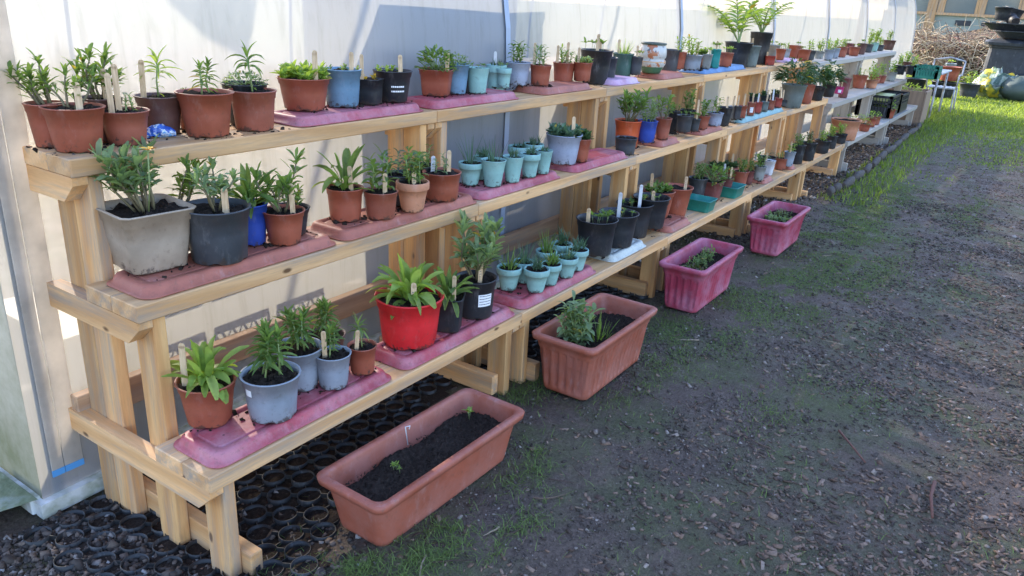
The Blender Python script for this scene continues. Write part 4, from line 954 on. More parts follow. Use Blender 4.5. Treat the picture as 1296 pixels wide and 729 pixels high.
# ------------------------------------------------------------ ribbed window-box troughs on the ground
def trough(x0, x1, y0, y1, h, rz, color, label, ribs, plants, soilz=.72, loc=None):
    cx, cy = (x0 + x1) / 2, (y0 + y1) / 2; e = tag(empty('planter_trough', (cx, cy, .002), rz), label, 'planter', 'planter troughs on the ground')
    L0, W0 = (x1 - x0) / 2, (y1 - y0) / 2; n = 120
    def rr(k, z, rc=.03, rib=0, grow=0):
        hx, hy = L0 * (.90 + .10 * k) + grow, W0 * (.80 + .20 * k) + grow; o = []; per = []
        pts = []
        for q, (sx, sy) in enumerate(((1, 1), (-1, 1), (-1, -1), (1, -1))):
            for j in range(8): a = q * math.pi / 2 + j / 7 * math.pi / 2; pts.append((sx * (hx - rc) + rc * math.cos(a), sy * (hy - rc) + rc * math.sin(a)))
        # resample by length
        P = pts + [pts[0]]; d = [0]
        for a, b in zip(P[:-1], P[1:]): d.append(d[-1] + math.hypot(b[0] - a[0], b[1] - a[1]))
        i = 0
        for k2 in range(n * 2):
            s_ = d[-1] * k2 / (n * 2)
            while d[i + 1] < s_: i += 1
            f = (s_ - d[i]) / max(1e-9, d[i + 1] - d[i]); x = P[i][0] + (P[i + 1][0] - P[i][0]) * f; y = P[i][1] + (P[i + 1][1] - P[i][1]) * f
            if rib:
                ph = (x / .037) if abs(y) > hy - .004 else (y / .037)
                c = .5 + .5 * math.cos(2 * math.pi * ph); dd = rib * min(1, max(0, (c - .35) / .2))
                l_ = math.hypot(x / hx, y / hy)
                if abs(y) > hy - .004: y -= math.copysign(dd, y)
                elif abs(x) > hx - .004: x -= math.copysign(dd, x)
            o.append((x, y, z))
        return o
    rb = .010 if ribs else 0
    m = MB(); hb = h * .78
    prof_ = [rr(0, .004, .03, 0, -.012), rr(0, 0, .03, 0, -.004), rr(0, .006, .03, 0), rr(.1, h * .10, .03, 0), rr(.13, h * .13, .03, rb), rr(.72, hb - .015, .03, rb), rr(.74, hb - .005, .03, 0, .002), rr(.74, hb, .03, 0, .004), rr(.88, h - .028, .03, 0, .006), rr(.9, h - .024, .03, 0, .018), rr(.93, h - .004, .035, 0, .022), rr(.93, h, .035, 0, .018),
             rr(.9, h + .001, .03, 0, .0), rr(.88, h - .006, .03, 0, -.004), rr(.6, h * .6, .028, 0, -.006), rr(.4, h * .45, .028, 0, -.006)]
    m.loft(prof_, 0, True, True, False); m.build('tub', plastic('trough_' + color, PC[color][0] if color != 'rose' else (.36, .04, .075), .5, .4, (.34, .12, .085) if color != 'rose' else (.40, .13, .19)), e)
    m = MB(); hx, hy = L0 * .955 - .006, W0 * .90 - .006; zz = h * soilz; gx, gy = 60, 24
    for i in range(gx + 1):
        for j in range(gy + 1):
            u, v_ = i / gx * 2 - 1, j / gy * 2 - 1
            m.v.append((u * hx, v_ * hy, zz + rnd.uniform(-.005, .005) + .010 * math.sin(u * 7) * math.cos(v_ * 3) - .008 * (abs(v_) > .9)))
    for i in range(gx):
        for j in range(gy): a = i * (gy + 1) + j; m.face([a, a + gy + 1, a + gy + 2, a + 1], 0, False)
    for _ in range(900):
        s = rnd.uniform(.002, .007); c = Vector((rnd.uniform(-hx, hx) * .96, rnd.uniform(-hy, hy) * .95, zz + .006)); m.add([c + Vector((rnd.uniform(-1, 1), rnd.uniform(-1, 1), rnd.uniform(-.5, 1))) * s for _ in range(4)], [(0, 1, 2), (0, 2, 3), (0, 3, 1), (1, 3, 2)])
    m.build('soil', SOIL, e)
    for (u, v_, kind, r_, hh_, lc, nn_) in plants:
        pm = plant(kind, r_, hh_, 0, nn_); pm.v = [(x + u * L0, y + v_ * W0, z + zz) for x, y, z in pm.v]; pm.build('plant', [LEAF[lc], STEM, GSTEM, LEAF['yellow']], e)
    return e
e = trough(1.283, 1.960, 1.225, 1.456, .185, R(-1), 'terra', 'smooth terracotta trough of bare soil nearest the camera', False, [(-.35, .15, 'seed', .04, .03, 'bright', 5), (.75, .35, 'seed', .02, .05, 'bright', 2)], .66)
m = MB(); m.tube([(.0, .09, .13), (-.01, .092, .20), (.004, .085, .20), (.0, .085, .19)], .002, 6); m.build('plant_tie', TAGP, e)
trough(2.42, 2.985, 1.20, 1.46, .25, R(0), 'terra', 'ribbed terracotta trough with a grey-green plant at its near end', True, [(-.5, .1, 'lush', .09, .19, 'grey', 14), (-.1, -.2, 'needle', .09, .12, 'green', 30)], .7)
trough(3.61, 4.185, 1.215, 1.44, .25, R(0), 'rose', 'ribbed pink trough between the terracotta one and the farthest one', True, [(-.2, 0, 'lush', .12, .07, 'green', 9), (.3, .1, 'lush', .10, .08, 'green', 9), (-.6, 0, 'low', .08, .05, 'red', 12)], .72)
trough(4.92, 5.49, 1.175, 1.405, .24, R(0), 'rose', 'ribbed pink trough farthest away, past the third shelving unit', True, [(-.3, 0, 'lush', .13, .06, 'grey', 10), (.3, 0, 'lush', .12, .06, 'red', 10), (0, 0, 'low', .12, .05, 'grey', 14)], .76)

# ------------------------------------------------------------ black ground-grid tiles (rings in a honeycomb)
GRIDM = plastic('grid_black', (.018, .02, .021), .45, .45)
def grid_tile(x0, x1, y0, y1, label, keep):
    m = MB(); p = .098; row = 0; y = y0
    e = tag(empty('ground_grid', (x0, y0, .004)), label, 'ground grid', 'black plastic ground grids')
    while y < y1:
        x = x0 + (p / 2 if row % 2 else 0)
        while x < x1:
            if keep(x, y):
                lx, ly = x - x0, y - y0; n = 22; gh = gz(x, y); h0, h1 = gh - .004, gh + .016 
                m.loft([ring(.038, h0, n, cx=lx, cy=ly), ring(.038, h1, n, cx=lx, cy=ly), ring(.0360, h1 + .0004, n, cx=lx, cy=ly), ring(.0360, h0, n, cx=lx, cy=ly)], 0)
                for a in (0, 60, 120):
                    c, s = math.cos(R(a)), math.sin(R(a)); M = Matrix.Translation((lx + c * .049, ly + s * .049, gh)) @ Matrix.Rotation(R(a), 4, 'Z'); m.box(-.012, .012, -.001, .001, 0, .015, 0, 0, M)
            x += p
        y += p * .866; row += 1
    m.build('grid_rings', GRIDM, e)
    m = MB(); nx_, ny_ = int((x1 - x0) / .03), int((y1 - y0) / .03); ids = {}
    for i in range(nx_ + 1):
        for j in range(ny_ + 1):
            x, y = x0 + i * .03, y0 + j * .03
            if keep(x, y) or keep(x + .03, y + .03): ids[i, j] = len(m.v); m.v.append((x - x0, y - y0, gz(x, y) + .0015 + rnd.uniform(-.002, .003)))
    for (i, j) in list(ids):
        q = [(i, j), (i + 1, j), (i + 1, j + 1), (i, j + 1)]
        if all(k in ids for k in q): m.face([ids[k] for k in q], 0, False)
    m.leafy = True; m.build('soil_fill', SOIL, e)
grid_tile(.80, 2.35, 1.30, 2.2, 'black ring grid lying on the ground under the nearest shelving unit', lambda x, y: y > 1.42 + .35 * (x - 1.25 if x > 1.25 else 0) + .03 * math.sin(x * 19) and not (x < .93 and y > 2.0) or (x < 1.22 and y > 1.30))
grid_tile(2.40, 3.80, 1.6, 2.2, 'black ring grid lying on the ground under the second shelving unit', lambda x, y: y > 1.62 + .03 * math.sin(x * 13))

# ------------------------------------------------------------ ground litter, gravel, grass
from mathutils import noise as mn
rs = np.random.RandomState(5)
def fast_mesh(name, V, F, mats, kind='stuff', label=None, cat=None, smooth=False):
    V = np.asarray(V, np.float32).reshape(-1, 3); F = np.asarray(F, np.int32); k = F.shape[1]
    me = bpy.data.meshes.new(name); me.vertices.add(len(V)); me.vertices.foreach_set('co', V.ravel())
    me.loops.add(F.size); me.loops.foreach_set('vertex_index', F.ravel())
    me.polygons.add(len(F)); me.polygons.foreach_set('loop_start', np.arange(len(F), dtype=np.int32) * k); me.polygons.foreach_set('loop_total', np.full(len(F), k, np.int32))
    me.materials.append(mats); me.update(calc_edges=True); me.validate()
    o = bpy.data.objects.new(name, me); COL.objects.link(o); return tag(o, label, cat, None, kind)
def island(name, stops, rough=.8):
    def fn(t, L):
        g = t.nodes.new('ShaderNodeNewGeometry'); c = ramp(t, g.outputs['Random Per Island'], stops); n = noise(t, coords(t), 120, 3)
        c = mix(t, ramp(t, n, [(.3, 0), (.8, .5)]), c, (.05, .04, .03)); return princ(t, c, rough, None, .25)
    return mat(name, fn)
CHIP = island('bark_chip', [(0, (.035, .024, .018)), (.35, (.10, .062, .044)), (.70, (.22, .135, .088)), (.985, (.26, .18, .13)), (1, (.48, .42, .34))])
GRAV = island('gravel', [(0, (.035, .03, .027)), (.5, (.11, .082, .065)), (.88, (.20, .145, .105)), (1, (.4, .38, .35))])
def boxes(cx, cy, cz, lx, ly, lz, yaw, tilt, tilt2, jit=.25):
    n = len(cx); base = np.array([[x, y, z] for x in (-1, 1) for y in (-1, 1) for z in (-1, 1)], float)
    v = np.repeat(base[None], n, 0) * (1 + rs.uniform(-jit, jit, (n, 8, 3)))
    v[..., 0] *= lx[:, None]; v[..., 1] *= ly[:, None]; v[..., 2] *= lz[:, None]
    c, s = np.cos(tilt)[:, None], np.sin(tilt)[:, None]; x, z = v[..., 0] * c - v[..., 2] * s, v[..., 0] * s + v[..., 2] * c
    c, s = np.cos(tilt2)[:, None], np.sin(tilt2)[:, None]; y, z = v[..., 1] * c - z * s, v[..., 1] * s + z * c
    c, s = np.cos(yaw)[:, None], np.sin(yaw)[:, None]; X, Y = x * c - y * s, x * s + y * c
    V = np.stack([X + cx[:, None], Y + cy[:, None], z + cz[:, None]], -1)
    f = np.array([(0, 1, 3, 2), (4, 6, 7, 5), (0, 4, 5, 1), (2, 3, 7, 6), (0, 2, 6, 4), (1, 5, 7, 3)])
    F = (f[None] + (np.arange(n) * 8)[:, None, None]).reshape(-1, 4)
    return V, F
def samp(n, x0, x1, y0, y1, p=1.6):
    X = x0 + (x1 - x0) * rs.rand(n) ** p; return X, rs.uniform(y0, y1, n)
def G(X, Y): return np.array([gz(a, b) for a, b in zip(X, Y)])
def nz(X, Y, s, o=0): return np.array([mn.fractal(Vector((a * s + o, b * s, o)), .6, 2, 4) for a, b in zip(X, Y)])
Xc, Yc = samp(110000, 1.0, 12, -2.6, 1.75, 1.9)
dn = nz(Xc, Yc, 1.1, 3) ; right = np.clip((.9 - Yc) / 1.2 + .15, .06, 1)
k = rs.rand(len(Xc)) < np.clip(right * (.65 + 1.1 * dn), .04, 1)
Xc, Yc = Xc[k], Yc[k]; n = len(Xc)
L_ = np.minimum(rs.gamma(2.0, .0027, n) + .002, .017)
V, F = boxes(Xc, Yc, G(Xc, Yc) + .001, L_, L_ * rs.uniform(.25, .6, n), np.full(n, .0016) + L_ * .05, rs.uniform(0, 6.3, n), rs.normal(0, .25, n), rs.normal(0, .25, n))
fast_mesh('bark_chips', V, F, CHIP)
Xg = np.concatenate([rs.uniform(.5, 1.35, 6500), rs.uniform(6.9, 13.5, 6000), rs.uniform(3.8, 7, 1800)]); Yg = np.concatenate([rs.uniform(1.15, 2.22, 6500), rs.uniform(1.42, 2.2, 6000), rs.uniform(1.5, 2.2, 1800)])
k = ~((Xg < 2) & ((Yg < 1.25 + .1 * np.sin(Xg * 30)) | ((Xg > .98) & (rs.rand(len(Xg)) < .9)))); Xg, Yg = Xg[k], Yg[k]; n = len(Xg); s = rs.gamma(4, .0011, n) + .002 + .004 * (Xg > 6)
V, F = boxes(Xg, Yg, G(Xg, Yg) + s * .4, s, s * .8, s * .6, rs.uniform(0, 6.3, n), rs.normal(0, .6, n), rs.normal(0, .6, n), .35)
fast_mesh('gravel', V, F, GRAV)
mb = MB()
CRUMB = island('soil_crumb', [(0, (.035, .028, .022)), (.5, (.095, .072, .058)), (.93, (.18, .14, .11)), (1, (.34, .29, .25))])
Xk, Yk = samp(130000, 1.0, 7.5, -1.8, 1.7, 1.8); kk = rs.rand(len(Xk)) < np.clip(.35 + 1.2 * nz(Xk, Yk, 2.2, 21), .05, 1); Xk, Yk = Xk[kk], Yk[kk]; n = len(Xk); s = (rs.gamma(2.0, .0006, n) + .0006) * (1 + Xk * .12)
V, F = boxes(Xk, Yk, G(Xk, Yk) + s * .3, s * rs.uniform(.8, 1.8, n), s, s * .7, rs.uniform(0, 6.3, n), rs.normal(0, .5, n), rs.normal(0, .5, n), .4)
fast_mesh('soil_crumbs', V, F, CRUMB)
mb = MB()
tw = random.Random(4)
for i in range(420):
    X = 1.3 + 8 * tw.random() ** 1.6; Y = tw.uniform(-1.6, 1.35); a = tw.uniform(0, 6.28); Lg = .02 + .12 * tw.random() ** 2; p = Vector((X, Y, gz(X, Y) + .008)); pts = [p]
    for q in range(4): a += tw.uniform(-.3, .3); p = p + Vector((math.cos(a), math.sin(a), 0)) * Lg / 4; pts.append(Vector((p.x, p.y, gz(p.x, p.y) + .007)))
    mb.tube(pts, tw.uniform(.0012, .004), 5, 0, .001)
mb.build('twigs', island('twig_bark', [(0, (.05, .03, .025)), (.6, (.12, .075, .055)), (1, (.34, .26, .18))])); tag(bpy.data.objects['twigs'], kind='stuff')
for (px, py, px2, py2, r_, lab) in ((1183, 610, 1180, 655, .007, 'reddish brown stick lying on the bark path at the lower right'), (1062, 545, 1095, 585, .005, 'thin dark stick lying on the bare soil in the middle of the path')):
    a, b = at(px, py, .012), at(px2, py2, .012); m = MB(); mid = a.lerp(b, .5) + Vector((.012, .01, .002)); m.tube([a - a, mid - a, b - a], r_, 7, 0, r_ * .6); o = m.build('stick', island('stick_bark', [(0, (.14, .06, .045)), (1, (.18, .08, .06))]), None, a); tag(o, lab, 'stick')

GRASS = leafmat('grass_blade', (.10, .16, .03), (.27, .34, .08), .5, .6)
GRASSD = leafmat('grass_dull', (.10, .15, .04), (.20, .27, .08), .4, .7)
def grass(name, n, x0, x1, y0, y1, dens, hfun, p=1.0, wd=.0022, gm=None, lean=(.15, .95)):
    X, Y = samp(n, x0, x1, y0, y1, p); k = rs.rand(n) < dens(X, Y); X, Y = X[k], Y[k]; n = len(X); H = hfun(X, Y) * rs.uniform(.45, 1.2, n); Z = G(X, Y) - .002
    a = rs.uniform(0, 6.283, n); ln = rs.uniform(lean[0], lean[1], n) * H; dx, dy = np.cos(a), np.sin(a); sx, sy = -dy, dx; w_ = (wd * (1 + X * .12)) * rs.uniform(.6, 1.3, n)
    P = np.zeros((n, 6, 3))
    for j, (t, ww) in enumerate(((0, 1), (.55, .8), (1, .15))):
        cx = X + dx * ln * t ** 1.7; cy = Y + dy * ln * t ** 1.7; cz = Z + H * (t - .25 * t * t)
        for q, sg in enumerate((-1, 1)): P[:, j * 2 + q, 0] = cx + sx * w_ * ww * sg; P[:, j * 2 + q, 1] = cy + sy * w_ * ww * sg; P[:, j * 2 + q, 2] = cz
    f = np.array([(0, 1, 3, 2), (2, 3, 5, 4)]); F = (f[None] + (np.arange(n) * 6)[:, None, None]).reshape(-1, 4)
    return fast_mesh(name, P, F, gm or GRASS)
SPOTS = [(3.6, 1.12, .5, .22, .7), (4.3, 1.0, .6, .25, .8), (5.0, .75, .7, .22, .7), (5.9, .95, .8, .3, .7), (2.45, 1.5, .22, .1, .5), (2.0, 1.12, .16, .08, .55), (1.42, 1.16, .13, .07, .7), (1.25, 1.28, .10, .07, .7), (1.62, 1.0, .12, .05, .4), (2.9, 1.15, .3, .1, .4), (3.0, .6, .3, .12, .25), (3.5, .3, .4, .1, .2), (7.3, 1.0, 1.0, .25, .6), (5.4, .2, .6, .1, .25), (7.5, .3, .8, .12, .3), (1.2, 1.4, .12, .1, .35)]
def near_d(X, Y):
    d = np.zeros(len(X))
    for (x, y, rx, ry, a) in SPOTS: d = np.maximum(d, a * np.exp(-(((X - x) / rx) ** 2 + ((Y - y) / ry) ** 2)))
    d = d * np.clip(.75 + 2.6 * nz(X, Y, 2.6, 9), 0, 1.6); return np.where(Y > 1.6, 0, d * 1.5) + .008
grass('grass_tufts', 420000, 1.05, 8.5, -1.2, 1.65, near_d, lambda X, Y: .016 + .010 * (X < 2.6), 1.5, .0010, GRASSD, (.5, 2.0))
def far_d(X, Y):
    base = np.clip((X - 8.6 + 1.2 * (Y - .2)) / 2.2, 0, 1) * np.clip(.55 + 1.6 * nz(X, Y, .8, 2), .05, 1) + np.clip((X - 11) / 2, 0, 1)
    edge = np.where((Y > .85) & (X > 6.9), 1 - np.clip((np.abs(Y - 1.22) - .12) / .25, 0, 1), 0) * .9
    return np.where((Y > 1.45) & (X < 13.5), 0, np.clip(np.maximum(base, edge), 0, 1))
grass('grass', 150000, 6.8, 26, -5, 3.6, far_d, lambda X, Y: .035 + .045 * ((Y > .95) & (X < 14)) + .05 * np.clip((X - 12) / 3, 0, 1), 1.0, .0022)

# potting soil spilled round the pots
Xs, Ys, Zs = [], [], []
for q in POTS:
    if q[2] > 6: continue
    for _ in range(16):
        a = rnd.uniform(0, 6.28); d_ = q[4] * .76 + abs(rnd.gauss(0, .02)); z_ = q[0].location.z
        x, y = q[2] + d_ * math.cos(a), q[3] + d_ * math.sin(a); yf_ = SH[SHI[q[1]]][1]
        th_ = tray_here(q[1], x)
        if th_ and not (yf_ + .05 < y < yf_ + .19 and th_[2] != 'green'): continue
        if yf_ + .004 < y < yf_ + .24: Xs.append(x); Ys.append(y); Zs.append(z_)
Xs, Ys, Zs = map(np.array, (Xs, Ys, Zs)); n = len(Xs); s = rs.gamma(2, .0009, n) + .0008
V, F = boxes(Xs, Ys, Zs - .0008, s * 1.5, s, s * .6, rs.uniform(0, 6.3, n), rs.normal(0, .4, n), rs.normal(0, .4, n), .4)
fast_mesh('spilled_soil', V, F, SOIL)

# edging stones
EDG = [(7.05, 1.37), (7.25, 1.36), (7.45, 1.33), (7.9, 1.33), (8.35, 1.33), (8.8, 1.34), (9.3, 1.36), (9.8, 1.37), (10.4, 1.38), (11.0, 1.40), (11.7, 1.41), (12.4, 1.42)]
STONE = mat('edging_stone', lambda t, L: princ(t, ramp(t, noise(t, coords(t), 9, 6, .7), [(.3, (.03, .026, .022)), (.6, (.09, .07, .055)), (.8, (.2, .16, .12))]), .85, bump(t, noise(t, coords(t), 25, 5), .7, .02)))
for i, (x, y) in enumerate(EDG):
    L_ = (EDG[min(i + 1, len(EDG) - 1)][0] - x) * .47 if i < len(EDG) - 1 else .3; m = MB(); er = random.Random(i)
    L_ = max(.09, L_); rg = []
    for q in range(7):
        u = q / 6; rr = .045 * (math.sin(math.pi * (u * .8 + .1)) ** .4) * er.uniform(.85, 1.1); rg.append([((u - .5) * 2 * L_, rr * .8 * math.cos(2 * math.pi * k / 10) * er.uniform(.9, 1.1), .035 + rr * math.sin(2 * math.pi * k / 10) * er.uniform(.9, 1.1)) for k in range(10)])
    m.loft(rg, 0, True, True, True); o = m.build('edging_stone', STONE, None, (x + L_, y, 0)); o.rotation_euler = (0, 0, er.uniform(-.05, .1)); tag(o, 'dark rounded edging stone in the curved border before the shelving', 'edging stone', 'edging stones along the border')

# ------------------------------------------------------------ crates, wooden box, garden table, chair
CRM = potmat('black')
def crate(x0, x1, y0, y1, z0, h, label, mt=None, grp=None):
    e = tag(empty('crate', ((x0 + x1) / 2, (y0 + y1) / 2, z0)), label, 'crate', grp); hx, hy = (x1 - x0) / 2, (y1 - y0) / 2; mt = mt or CRM
    m = MB(); m.box(-hx, hx, -hy, hy, 0, .01); m.build('base', mt, e)
    for ax, sg in ((0, 1), (0, -1), (1, 1), (1, -1)):
        m = MB(); ln = hx if ax == 1 else hy; o_ = (hy if ax == 1 else hx) * sg
        def bb(u0, u1, z0_, z1_):
            if ax == 1: m.box(u0, u1, o_ - .006, o_ + .006, z0_, z1_)
            else: m.box(o_ - .006, o_ + .006, u0, u1, z0_, z1_)
        bb(-ln, ln, h - .03, h); bb(-ln, ln, .01, .05 + .3 * h); bb(-ln, -ln + .03, .01, h); bb(ln - .03, ln, .01, h); bb(-ln, ln, h * .62, h * .68)
        q = -ln
        while q < ln: bb(q, min(ln, q + .008), .04, h); q += .035
        m.build('side', mt, e)
    return e
e = crate(10.75, 11.35, 1.56, 1.96, .312, .27, 'black plastic mesh crate on the weathered bottom shelf, nearer of two', grp='black crates')
m = MB(); 
for k in range(5): m.box(-.25 + k * .1, -.17 + k * .1, -.15, .15, .20, .262)
m.build('packet', plastic('packet', (.5, .5, .2), .5), e)
crate(11.5, 12.1, 1.56, 1.96, .312, .24, 'black plastic mesh crate on the weathered bottom shelf, farther of two', grp='black crates')
e = tag(empty('wooden_box', (13.35, 1.75, 0)), 'low brown wooden planter box beyond the weathered shelving', 'planter box'); 
for nm, a in (('side_board', (-.3, .3, -.30, -.27)), ('side_board', (-.3, .3, .27, .30)), ('end_board', (-.3, -.27, -.268, .268)), ('end_board', (.27, .3, -.268, .268))):
    m = MB(); m.box(a[0], a[1], a[2], a[3], 0, .5, 0, .004); m.build(nm, wood('old_brown', 2, (.32, .2, .12), (.2, .12, .07), .2), e)
m = MB(); m.box(-.268, .268, -.268, .268, .02, .45); m.build('soil', SOIL, e)
pm = plant('bush', .2, .14, .45); pm.build('foliage', [LEAF['bright'], STEM, GSTEM, LEAF['yellow']], e)
WM = mat('white_metal', lambda t, L: princ(t, ramp(t, noise(t, coords(t), 9, 4), [(.35, (.22, .20, .19)), (.55, (.42, .42, .43))]), .5))
e = tag(empty('garden_table', (14.6, 1.95, 0)), 'white metal garden table crowded with pots at the tunnel end', 'table')
m = MB(); m.box(-.65, .65, -.55, .45, .70, .725, 0, .005); m.build('table_top', WM, e)
for sx in (-1, 1):
    for y_ in (-.5, .4): m = MB(); m.tube([(sx * .6, y_, .70), (sx * .63, y_, 0)], .017, 8); m.build('leg', WM, e)
e = tag(empty('garden_chair', (15.6, 1.52, 0)), 'white tubular garden chair with thin curved arms beside the table', 'chair')
m = MB(); m.box(-.22, .22, -.22, .22, .40, .42, 0, .004)
for k in range(6): m.box(-.22, .22, -.2 + k * .075, -.17 + k * .075, .42, .425)
m.build('seat', WM, e)
for sx in (-1, 1):
    for sy in (-1, 1): m = MB(); m.tube([(sx * .2, sy * .21, .41), (sx * .24, sy * .23, 0)], .014, 8); m.build('leg', WM, e)
    m = MB(); m.tube([(-.2 , sx * .23, .41), (-.26, sx * .24, .62), (-.1, sx * .24, .64), (.16, sx * .24, .62), (.24, sx * .24, .85)], .013, 8); m.build('arm', WM, e)
m = MB(); m.tube([(.24, -.24, .85), (.26, 0, .9), (.24, .24, .85)], .014, 8); m.build('backrest', WM, e)
def loose(px, py, wpx, hpx, z, color, kind, hpp, lc, label, sq=0, n=None):
    P = at(px, py, z); dep = (P - CAMP).dot(FW); rt = wpx / 2 * dep / F_PX; h = hpx * dep / F_PX; H = hpp * dep / F_PX
    P = P + Vector((P.x, P.y, 0)).normalized() * rt * .8
    e = tag(empty('potted_plant' if kind else 'plant_pot', P), label, 'potted plant' if kind else 'plant pot', 'pots on the white garden table'); pot_mesh(rt, rt * .8, h, sq, .3, 24).build('pot', potmat(color), e); soil_mesh(rt * .9, h * .9, sq, .3, 20).build('soil', SOIL, e)
    if kind: plant(kind, rt, H, h * .9, n).build('foliage', [LEAF[lc], STEM, GSTEM, LEAF['yellow']], e)
for a in [(1137, 94.5, 15, 11, 'black', 'lush', 16, 'bright', 'black pot with yellow-green stems at the left end of the garden table', 5), (1153, 95, 16, 11, 'slate', 'lush', 14, 'bright', 'slate pot with pale stems on the garden table', 0), (1146, 90, 13, 11, 'brown', 'lush', 16, 'bright', 'brown pot behind the front black and slate ones on the garden table', 0),
          (1172, 95, 17, 9, 'maroon', 'seed', 3, 'green', 'low maroon pot right of the slate pots on the garden table', 6)]:
    loose(a[0], a[1], a[2], a[3], .726, a[4], a[5], a[6], a[7], a[8], a[9])
P = at(1171, 88, .85); 
crate(P.x, P.x + .42, P.y - .16, P.y + .14, .726, .17, 'green plastic tray box standing on the garden table', plastic('tray_box_green', (.02, .2, .13), .5))
for a in [(1181, 94.5, 9, 11, 'orange', None, 0, 'green', 'orange pot at the right end of the garden table', 0)]: loose(a[0], a[1], a[2], a[3], .726, a[4], a[5], a[6], a[7], a[8], a[9])
for a in [(1201, 93, 13, 12, 'bluegrey', 'seed', 6, 'bright', 'tilted blue-grey pot on the white garden chair', 5), (1208, 92, 14, 18, 'black', None, 0, 'green', 'black pot on the white garden chair', 4)]: loose(a[0], a[1], a[2], a[3], .426, a[4], a[5], a[6], a[7], a[8], a[9])
# flower pots on the ground beyond the chair
def gpot(x, y, r_, h, z, c, lab, kind=None):
    e = tag(empty('plant_pot', (x, y, z)), lab, 'plant pot'); pot_mesh(r_, r_ * .72, h, 0, 0, 28).build('pot', potmat(c), e); soil_mesh(r_ * .88, h * .88, 0, 0, 20).build('soil', SOIL, e)
    if kind: plant(kind, r_, .3, h * .9).build('foliage', [LEAF['green'], STEM, GSTEM, LEAF['yellow']], e)
gpot(18.4, 1.72, .2, .28, .35, 'terra', 'big terracotta pot behind the white garden chair'); gpot(18.3, 2.3, .22, .35, .0, 'black', 'black tub on the grass behind the garden table'); gpot(18.2, 1.75, .24, .34, .0, 'black', 'black tub supporting the big terracotta pot')
gpot(19.0, 1.35, .2, .3, 0, 'slate', 'slate tub on the grass left of the black bin stack', 'lush')

# ------------------------------------------------------------ far end: bins, bag, brushwood, shed
BINM = plastic('bin_black', (.02, .024, .03), .45, .3)
e = tag(empty('compost_bin', (20.4, .85, 0)), 'large black ribbed compost bin with black trays stacked on its lid', 'compost bin')
m = MB(); m.loft([ring(.52, 0, 48, 6), ring(.52, .04, 48, 6), ring(.49, .05, 48, 6), ring(.47, .45, 48, 6), ring(.50, .46, 48, 6), ring(.50, .50, 48, 6), ring(.46, .51, 48, 6), ring(.44, 1.0, 48, 6), ring(.47, 1.01, 48, 6), ring(.47, 1.06, 48, 6)], 0, False, True, True); m.build('bin_body', BINM, e)
m = MB(); m.loft([ring(.55, 1.061, 48, 6), ring(.56, 1.12, 48, 6), ring(.50, 1.16, 48, 6), ring(.3, 1.2, 48, 6)], 0, False, True, True); m.build('lid', BINM, e)
for k, (dx, dy, rz, z) in enumerate(((.0, -.12, .1, 1.21), (.05, .05, -.25, 1.36))):
    e = tag(empty('stacked_tray', (20.4 + dx, .85 + dy, z), rz), ('black plastic tray lying on the compost bin lid', 'upper black plastic tray on top of the compost bin stack')[k], 'tray', 'black trays on the compost bin'); m = MB()
    m.loft([ring(.40, 0, 32, 7), ring(.55, .13, 32, 7), ring(.58, .13, 32, 7), ring(.58, .145, 32, 7), ring(.53, .145, 32, 7), ring(.39, .02, 32, 7)], 0, False, True, True); m.build('tray_shell', BINM, e)
def simple_pot(x, y, z, r_, h, rot, c, lab):
    m = pot_mesh(r_, r_ * .75, h, 0, 0, 28); o = m.build('plant_pot', potmat(c), None, (x, y, z)); o.rotation_euler = rot; tag(o, lab, 'plant pot', 'empty pots on the bin stack')
simple_pot(20.2, 1.17, 1.56, .17, .26, (0, 0, 0), 'black', 'black empty pot upright at the left of the bin stack top'); simple_pot(20.2, .62, 1.68, .15, .26, (R(80), 0, R(40)), 'black', 'black empty pot lying on its side on the bin stack top')
simple_pot(20.7, 1.05, 1.52, .2, .3, (R(12), 0, 0), 'slate', 'slate empty pot at the back of the bin stack top'); simple_pot(20.3, .9, 1.54, .11, .2, (R(-30), R(70), 0), 'black', 'small black empty pot between the others on the bin stack')
BAM = mat('bamboo', lambda t, L: princ(t, (.55, .42, .24), .5))
for k, (a, b) in enumerate((((19.9, .35, .0), (20.9, -.35, 2.6)), ((19.85, .25, .0), (20.9, -.75, 2.5)), ((20.0, .15, 0), (20.8, -.15, 2.7)))):
    a_, b_ = Vector(a), Vector(b); m = MB(); m.tube([Vector(), (b_ - a_) * .5 + Vector((0, .02, 0)), b_ - a_], .022, 8, 0, .014); tag(m.build('bamboo_cane', BAM, None, a_), 'tan bamboo cane leaning diagonally right of the black bin stack', 'cane', 'bamboo canes by the bins')
def blob(name, x, y, z, sx, sy, sz, mt, label, cat, seed, amp=.25):
    r_ = random.Random(seed); m = MB(); rg = []
    for i in range(1, 12):
        th = math.pi * i / 12; rg.append([(sx * math.sin(th) * math.cos(2 * math.pi * k / 20) * (1 + amp * mn.noise(Vector((math.cos(k / 20 * 6.28) * 2, math.sin(k / 20 * 6.28) * 2, th * 2 + seed)))), sy * math.sin(th) * math.sin(2 * math.pi * k / 20) * (1 + amp * mn.noise(Vector((math.cos(k / 20 * 6.28) * 2 + 5, math.sin(k / 20 * 6.28) * 2, th * 2 + seed)))), sz * (1 - math.cos(th)) * (.5 + amp * .5 * mn.noise(Vector((math.cos(k / 20 * 6.28), math.sin(k / 20 * 6.28), th * 3 + seed + 9))))) for k in range(20)])
    m.loft(rg, 0, True, True, True); return tag(m.build(name, mt, None, (x, y, z)), label, cat)
BAG = mat('compost_bag', lambda t, L: princ(t, ramp(t, noise(t, coords(t), 3.5, 4), [(.40, (.45, .36, .03)), (.45, (.08, .14, .05)), (.54, (.3, .34, .28)), (.6, (.05, .09, .06))]), .35))
